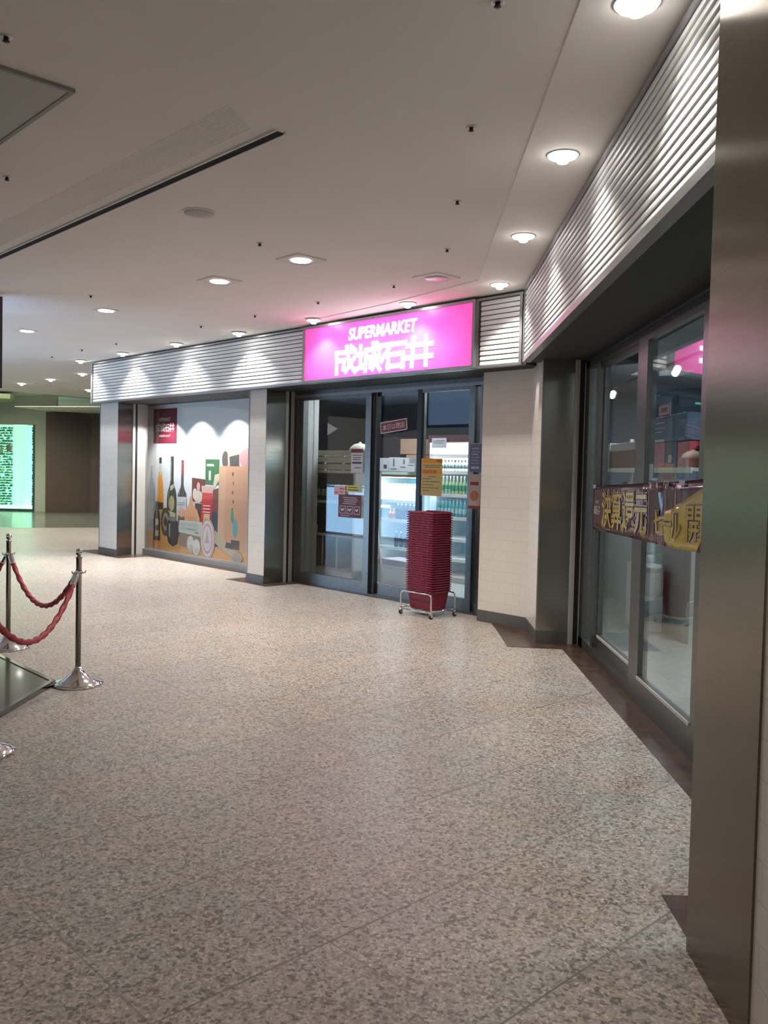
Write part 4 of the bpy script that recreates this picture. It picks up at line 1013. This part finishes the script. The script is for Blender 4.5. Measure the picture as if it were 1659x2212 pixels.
row(pack, -9.56, -9.42, 9.02, .83, 3, 'light blue carton at the left of the second shelf of the open cooler')
def pet(nm, body, cap, lb, h, group): return bottle(nm, '', 'bottle', h, .0265, G(*body), P_(*cap), P_(*lb), (0, 0, 0), group, .30, .40)
bk = pet('black_label_bottle', ('clear glass', (.55, .62, .62)), ('black cap', (.02, .02, .02)), ('black label', (.02, .03, .03)), .20, 'bottles on top shelf of the drinks cooler')
row(bk, -8.46, -6.95, 9.10, 1.56, 25, 'clear bottle with a black cap on top shelf of the drinks cooler')
gr = pet('green_label_bottle', ('pale tea', (.45, .60, .38)), ('white cap', (.8, .8, .8)), ('green label', (.05, .38, .22)), .25, 'green labelled bottles in the drinks cooler')
rd = pet('red_label_bottle', ('pale drink', (.75, .60, .50)), ('white cap', (.8, .8, .8)), ('red label', (.72, .10, .06)), .25, 'red labelled bottles in the drinks cooler')
row(gr, -8.46, -7.66, 9.10, 1.24, 13, 'green labelled bottle on second shelf of the drinks cooler, left half')
row(rd, -7.56, -7.16, 9.10, 1.24, 7, 'red labelled bottle on second shelf of the drinks cooler')
row(gr, -7.07, -6.94, 9.10, 1.24, 3, 'green labelled bottle at the right end of the drinks cooler second shelf')
tl = pet('teal_bottle', ('teal bottle glass', (.08, .42, .45)), ('blue cap', (.05, .12, .4)), ('pale blue label', (.50, .70, .80)), .24, 'teal bottles in the drinks cooler')
row(tl, -8.46, -7.50, 9.10, .92, 15, 'teal bottle on third shelf of the drinks cooler')
pu = pet('violet_bottle', ('violet drink', (.40, .22, .42)), ('white cap', (.8, .8, .8)), ('white label', (.8, .78, .8)), .24, 'violet bottles in the drinks cooler')
row(pu, -7.40, -6.94, 9.10, .92, 8, 'violet bottle at the right end of the drinks cooler third shelf')
row(bk, -7.6, -6.94, 9.10, .62, 8, 'clear bottle with a black cap on fourth shelf of the drinks cooler')
row(tl, -7.6, -6.94, 9.10, .34, 8, 'teal bottle on lowest shelf of the drinks cooler')

# things on top of the open cooler
def simple_box(name, label, cat, a0, a1, n0, n1, z0, z1, m, group=None, marks=None, rot=0.0):
    t = thing(name, label, cat, Fw((a0 + a1) / 2, n0, z0), FR + rot, group); w2 = (a1 - a0) / 2
    box_obj('box_body', m, t, -w2, w2, 0, n1 - n0, 0, z1 - z0, bev=.003)
    if marks:
        b = MB()
        for x0, x1, q0, q1 in marks: b.box(-w2 + 2 * w2 * x0, -w2 + 2 * w2 * x1, -.002, 0, q0 * (z1 - z0), q1 * (z1 - z0))
        b.build('printed_mark', M_INK, t)
    return t
M_CARD = mat('brown cardboard', (.42, .27, .19), .7, noise=.12, nscale=14); M_WBOX = mat('white printed box', (.60, .62, .66), .5)
simple_box('white_box', 'left white box on top of the open cooler', 'box', -9.60, -9.38, 8.95, 9.2, 1.535, 1.735, M_WBOX, 'white boxes on the open cooler', [(.55, .85, .2, .5)])
simple_box('white_box', 'middle white box with a bottle mark on the open cooler', 'box', -9.37, -9.16, 8.95, 9.2, 1.535, 1.745, M_WBOX, 'white boxes on the open cooler', [(.45, .56, .35, .9), (.2, .8, .15, .2)])
simple_box('white_box', 'right white box with a bottle mark on the open cooler', 'box', -9.15, -8.93, 8.93, 9.2, 1.535, 1.735, M_WBOX, 'white boxes on the open cooler', [(.5, .6, .55, .9), (.2, .7, .3, .36)])
simple_box('cardboard_box', 'upper brown cardboard box beside the black door edge', 'box', -9.44, -9.07, 9.25, 9.55, 1.80, 2.03, M_CARD, 'cardboard boxes on the open cooler')
simple_box('cardboard_box', 'lower brown cardboard box beside the black door edge', 'box', -9.28, -9.07, 9.22, 9.5, 1.535, 1.79, M_CARD, 'cardboard boxes on the open cooler')
simple_box('dark_crate', 'dark storage crate on top of the open cooler behind the white boxes', 'crate', -9.96, -9.50, 9.30, 9.62, 1.535, 2.06, mat('dark crate', (.03, .025, .035), .5))
simple_box('paper_sheet', 'grey paper card at the top left of the drinks cooler', 'card', -8.50, -8.22, 8.95, 8.96, 1.88, 2.02, mat('grey card', (.40, .40, .44), .6), None, [(.1, .9, .7, .75), (.1, .8, .5, .55)])
t = thing('price_card', 'small white price card below the cardboard boxes', 'card', Fw(-8.90, 8.86, 1.535), FR)
box_obj('card', M_WBOX, t, 0, .16, 0, .004, 0, .12); box_obj('print', M_INK, t, .02, .14, -.001, 0, .09, .10)
t = thing('hanging_tag', 'pale yellow shelf talker beside the black door edge', 'card', Fw(-8.60, 8.86, 1.48), FR); box_obj('card', mat('pale yellow card', (.62, .66, .30), .5), t, 0, .16, 0, .004, 0, .12)

# --- shelving right behind the left door
gon = thing('white_shelving', 'grey white shelving unit behind the left sliding door', 'shelving', Fw(-9.90, 7.75, 0), FR)
for x in (0, .46, .76, 1.12): box_obj('upright', M_BOARD, gon, x - .02, x + .02, 0 if x in (0, 1.12) else .02, .48, 0, 1.53 if x in (0, 1.12) else .62)
for z in (.18, .65, 1.11, 1.53): box_obj('shelf', M_BOARD, gon, -.02, 1.14, 0, .48, z - .035, z)
box_obj('back_panel', mat('grey back board', (.22, .24, .23), .6), gon, 0, 1.12, .46, .48, .15, 1.5)
box_obj('plinth', M_WHITE, gon, -.02, 1.14, .01, .46, 0, .145)
for x0, x1 in ((.02, .44), (.48, .74)): box_obj('dark_door', mat('smoked cabinet door', (.045, .04, .04), .25), gon, x0, x1, .012, .022, .19, .61)
fr_ = thing('slatted_crate', 'pale wooden slatted crate on top of the white shelving', 'crate', Fw(-9.88, 7.76, 1.53), FR)
M_PINE = mat('pale pine slats', (.46, .44, .34), .6, noise=.08, nscale=10)
for z in (.015, .115, .205): box_obj('slat', M_PINE, fr_, 0, 1.08, 0, .02, z, z + .075)
for x in (.0, .40, .80, 1.02): box_obj('batten', M_PINE, fr_, x, x + .04, .02, .04, 0, .28)
for y0 in (.34,):
    for z in (.015, .115, .205): box_obj('slat', M_PINE, fr_, 0, 1.08, y0, y0 + .02, z, z + .075)
t = thing('round_basket_lid', 'round beige domed lid above the slatted crate', 'lid', Fw(-8.96, 8.0, 1.80), FR)
MB().lathe([(.15, 0), (.15, .02), (.13, .06), (.08, .10), (.02, .115), (.02, .13), (.001, .135)], seg=24).build('dome', mat('beige wicker', (.40, .38, .28), .6), t)
box_obj('rim_stand', mat('beige wicker'), t, -.15, .15, -.02, .02, -.27, .0)
wn = wine('', 'wine bottles on the white shelving')
row(wn, -9.24, -8.84, 7.88, 1.11, 5, 'dark wine bottle in the row on the white shelving', .01)
row(wn, -9.80, -9.40, 7.98, 1.11, 5, 'dark wine bottle at the left on the white shelving', .01)
simple_box('black_appliance', 'black boxy appliance on the middle shelf of the white shelving', 'appliance', -9.84, -9.50, 7.78, 8.1, .65, 1.0, M_BLACK)
for k in range(3): simple_box('small_white_box', 'small white box on the middle shelf, %s from the left' % order(k), 'box', -9.78 + k * .075, -9.72 + k * .075, 7.755, 7.775, .66, .76, M_WBOX, 'small white boxes before the black appliance')
t = thing('leaning_pole', 'slanted pale wooden pole leaning behind the middle door', 'pole', Fw(-8.02, 7.62, 0), FR)
MB().tube([(0, 0, .012), (-.45, .28, .80)], .016, 10).build('pole_shaft', mat('pale wood pole', (.58, .54, .44), .5), t)
MB().tube([(-.45, .26, .0), (-.45, .28, .80)], .010, 8).build('support_leg', M_WHITE, t)
t = thing('white_bin', 'white bin below the stacked papers behind the middle door', 'bin', Fw(-8.52, 7.92, 0), FR)
MB().frustum(.30, .22, .0, .27, .50, .36, .60, .42).build('bin_body', M_WHITE, t, bev=.01)
MB().box(-.01, .61, 0, .44, .27, .30).build('bin_rim', M_WHITE, t)
for k in range(4):
    z = .302 + k * .019
    tt = thing('folded_paper', 'folded paper on the white bin, %s from the bottom' % order(k), 'paper', Fw(-8.50 + .01 * k, 7.94, z), FR - .03 * k, 'folded papers on the white bin')
    box_obj('sheets', mat('newsprint', (.62, .60, .64), .6), tt, 0, .56, 0, .36, 0, .013); box_obj('fold_edge', mat('dark fold', (.06, .05, .09), .6), tt, .0, .56, -.002, .002, .013, .0165)
t = thing('trolley_handle_stand', 'dark cart with a curved metal handle behind the narrow side pane', 'cart', Fw(-6.28, 7.62, 0), FR)
MB().tube([(.02, 0, .02), (.02, 0, .70), (.04, 0, .85), (.10, .02, .94), (.22, .05, .96)], .012, 10).build('handle', M_CHROME, t)
MB().box(.05, .34, .04, .40, .06, .88).build('cart_body', M_BLACK, t, bev=.02)
# unseen area lamps added to brighten the goods inside the shop
for (x, y) in [(-.35, 12.0), (-4.6, 14.6), (-1.6, 12.6), (1.6, 13.4), (3.0, 10.6), (3.6, 6.4), (3.6, 3.4)]:
    l = bpy.data.lights.new('shop_fill_lamp', 'AREA'); l.energy = STORE_W * (7.0 if x > 2 else 4.0 if x == -.35 else 1.6); l.size = .6; l.color = (.85, .93, 1)
    lo = bpy.data.objects.new('shop_fill_lamp', l); C.objects.link(lo); lo.location = (x, y, 2.80)

# --- gondola seen through the side doors
gd = thing('side_shelving', 'long shelf unit behind the side glass doors above the banner', 'shelving', (2.60, 11.95, 0), RR)
L_ = 3.9
for z in (1.22, 1.64): box_obj('shelf', M_BOARD, gd, 0, L_, 0, .45, z - .03, z)
for z in (1.22, 1.64): box_obj('price_rail', mat('cream price rail', (.80, .78, .66), .4), gd, 0, L_, -.012, 0, z - .05, z + .004)
for x in (0.02, 1.95, 3.85): box_obj('upright', M_BOARD, gd, x - .02, x + .02, .40, .45, 0, 2.05)
box_obj('lower_panel', mat('grey green lower panel', (.42, .47, .44), .5), gd, 0, L_, .02, .06, 0, 1.0)
box_obj('middle_board', M_BOARD, gd, 0, L_, 0, .45, .92, .95)
def side_box(name, label, y1, y0, z0, z1, m, cat='box', d=.25, marks=None, group=None):
    t = thing(name, label, cat, (2.62, y1, z0), RR, group)
    box_obj('box_body', m, t, 0, y1 - y0, 0, d, 0, z1 - z0, bev=.004)
    if marks:
        b = MB()
        for x0, x1, q0, q1 in marks: b.box(x0 * (y1 - y0), x1 * (y1 - y0), -.002, 0, q0 * (z1 - z0), q1 * (z1 - z0))
        b.build('printed_mark', M_PW, t)
    return t
side_box('grey_gift_box', 'large grey box at the far left of the side shelf', 11.9, 11.45, 1.64, 1.97, mat('pale grey box', (.42, .41, .42), .5))
side_box('dark_red_box', 'dark red and teal box on the far left of the side shelf', 11.42, 10.2, 1.64, 1.86, mat('dark red box', (.14, .035, .035), .4), marks=None)
side_box('white_lid_box', 'pale flat box lying on the dark red box', 11.40, 9.9, 1.862, 1.95, mat('pale grey box'))
side_box('pink_box', 'pink upright box on the side shelf right of the door stile', 9.40, 9.00, 1.64, 1.90, mat('pink box', (.72, .22, .32), .4))
side_box('navy_box', 'dark navy box between the pink and the red box', 8.98, 8.60, 1.64, 1.90, mat('navy box', (.03, .05, .09), .4), marks=[(.3, .6, .2, .5)])
side_box('red_box', 'bright red upright box on the side shelf', 8.58, 8.22, 1.64, 1.89, mat('bright red box', (.72, .03, .06), .4))
side_box('blue_box', 'large blue box standing on top of the pink and red boxes', 9.42, 8.32, 1.905, 2.17, mat('deep blue box', (.05, .12, .24), .4), marks=[(.02, .35, .75, .78), (.02, .35, .55, .58), (.02, .30, .40, .43), (.0, .35, .02, .12)])
bw = thing('brown_wrapped_gift', 'brown rounded wrapped bag at the near end of the side shelf', 'bag', (2.80, 8.12, 1.64), RR)
MB().lathe([(.08, 0), (.11, .06), (.115, .16), (.08, .24), (.035, .27), (.05, .31)], seg=16).build('bag_body', mat('brown wrapping', (.13, .05, .05), .5, bump=.3, nscale=30), bw)
rs = thing('red_framed_card', 'small red and white framed price card above the blue box', 'card', (2.66, 9.42, 2.175), RR)
box_obj('card', mat('white card', (.75, .68, .68), .5), rs, 0, .42, 0, .006, 0, .14)
f = MB(); f.box(0, .42, -.002, 0, 0, .02); f.box(0, .42, -.002, 0, .12, .14); f.box(0, .03, -.002, 0, 0, .14); f.box(.39, .42, -.002, 0, 0, .14); f.box(.1, .32, -.002, 0, .05, .10); f.build('red_border', mat('red border', (.55, .08, .10), .5), rs)
for k, y in enumerate((11.6, 11.0, 10.4, 9.8, 9.2, 8.8, 8.4)):
    tt = bottle('dark_sauce_bottle' if k % 2 else 'pale_jar', ('dark bottle' if k % 2 else 'pale jar') + ' on the lower side shelf, %s from the far end' % order(k), 'bottle' if k % 2 else 'jar', .26 if k % 2 else .18, .05, G('black cola glass', (0, 0, 0)) if k % 2 else P_('pale jar glass', (.45, .48, .36)), P_('black cap', (0, 0, 0)) if k % 2 else P_('cream label', (0, 0, 0)), P_('cream label', (0, 0, 0)), (2.72, y, 1.22), 'bottles and jars on the lower side shelf', .25, .5)
side_box('white_floor_box', 'white carton standing low behind the side glass', 9.1, 8.65, .004, .66, M_WHITE).location = (2.3, 9.1, .004)
# track spot lights over the side shelves
tk = thing('ceiling_light_track', 'thin black lighting track with two spot lamps behind the side glass', 'light track', (2.6, 11.6, 2.66), RR)
box_obj('track_rail', M_BLACK, tk, 0, 5.2, -.015, .015, .0, .03)
for x in (.35, 3.0):
    MB().tube([(x, 0, 0), (x, 0, -.06)], .008, 8).build('stem', M_BLACK, tk)
    MB().tube([(x - .07, 0, -.09), (x + .07, -.02, -.06)], .036, 12).build('spot_head', mat('lit spot head', (.9, .9, .9), .4, emit=(1, .98, .95), es=3), tk)

# ================================================================== SALE BANNER ON THE SIDE DOORS
XB = 1.555
bn = thing('sale_banner', 'wrinkled maroon and yellow sale banner taped across the side glass doors', 'banner', (XB, 7.32, 1.10), RR)
M_BAN = mat('glossy maroon vinyl', (.095, .012, .030), .22, coat=.5); M_BY = mat('glossy yellow vinyl', (.70, .52, .05), .25, coat=.4)
BL, BH = 4.3, .36
def wav(x, z):                                  # folds gather where the doors meet
    g = math.exp(-((x - 1.95) / .28) ** 2); t = z / BH
    return -.010 * math.sin(x * 9) * .3 - g * (.022 * math.sin(x * 34) + .004) * (.35 + .65 * t)
def rise(x): return .018 * x + (.02 * max(0, x - 2.3)) - .0
def warp(o):
    if o is None: return
    for v in o.data.vertices:
        x, y, z = v.co; v.co = (x, y + wav(x, z), z + .012 * x * (z / BH) + rise(x) * .9)
def grid_sheet(name, m, z_lo, z_hi, y, x0, x1, nx=150, nz=6):
    """vertical strip between two height functions"""
    b = MB(); vs = []
    for i in range(nx + 1):
        x = x0 + (x1 - x0) * i / nx; a, c = z_lo(x), z_hi(x)
        for j in range(nz + 1): vs.append((x, y, a + (c - a) * j / nz))
    fs = [(i * (nz + 1) + j, (i + 1) * (nz + 1) + j, (i + 1) * (nz + 1) + j + 1, i * (nz + 1) + j + 1) for i in range(nx) for j in range(nz)]
    b.add(vs, fs, True); o = b.build(name, m, bn); warp(o)
    s_ = o.modifiers.new('thickness', 'SOLIDIFY'); s_.thickness = .0012; s_.offset = 1
    return o
grid_sheet('banner_sheet', M_BAN, lambda x: 0, lambda x: BH, 0, 0, BL)
def ylo(x): return max(0.0, .13 - (x - 1.78) * .34) if x < 2.6 else max(0, (x - 2.62) * .75)
def yhi(x): return min(BH, .135 + (x - 1.78) * .20) if x < 4.2 else BH
grid_sheet('yellow_field', M_BY, lambda x: min(ylo(x), yhi(x)), yhi, -.003, 1.78, 3.05, 80)
M_BO = mat('pale banner outline', (.60, .52, .50), .35); M_BD = mat('deep maroon outline', (.05, .008, .018), .35)
def banner_text(s_, x0, x1, z0, z1, core, y0=-.0045, pad=.014):
    for nm, m, fat, pd, yy in (('outline', M_BO, .065, pad, y0), ('inner_outline', M_BD, .035, pad * .5, y0 - .0012), ('characters', core, .012, 0, y0 - .0024)):
        warp(writing('banner_' + nm, s_, m, bn, x0 - pd, x1 + pd, z0 - pd, z1 + pd, yy, .0008, fat))
banner_text('決算還元', .34, 1.66, .03, .315, M_BY)
banner_text('セール', 1.86, 2.36, .06, .19, M_BY, -.0065, .009)
banner_text('開催', 2.46, 3.02, .05, .24, M_BY, -.0065, .010)
warp(logo('banner_shop_name', M_BO, bn, .05, .28, .13, .20, -.003, .0008, .10))
warp(writing('banner_small_print', 'SUPERMARKET', M_BO, bn, .10, .24, .215, .24, -.003, .0008))
for k, (x, z) in enumerate([(0.02, .34), (2.02, .36), (2.32, .36)]):
    MB().box(x, x + .10, -.012, -.009, z + rise(x), z + .03 + rise(x)).build('tape_strip', mat('pale tape', (.55, .58, .68), .3), bn)
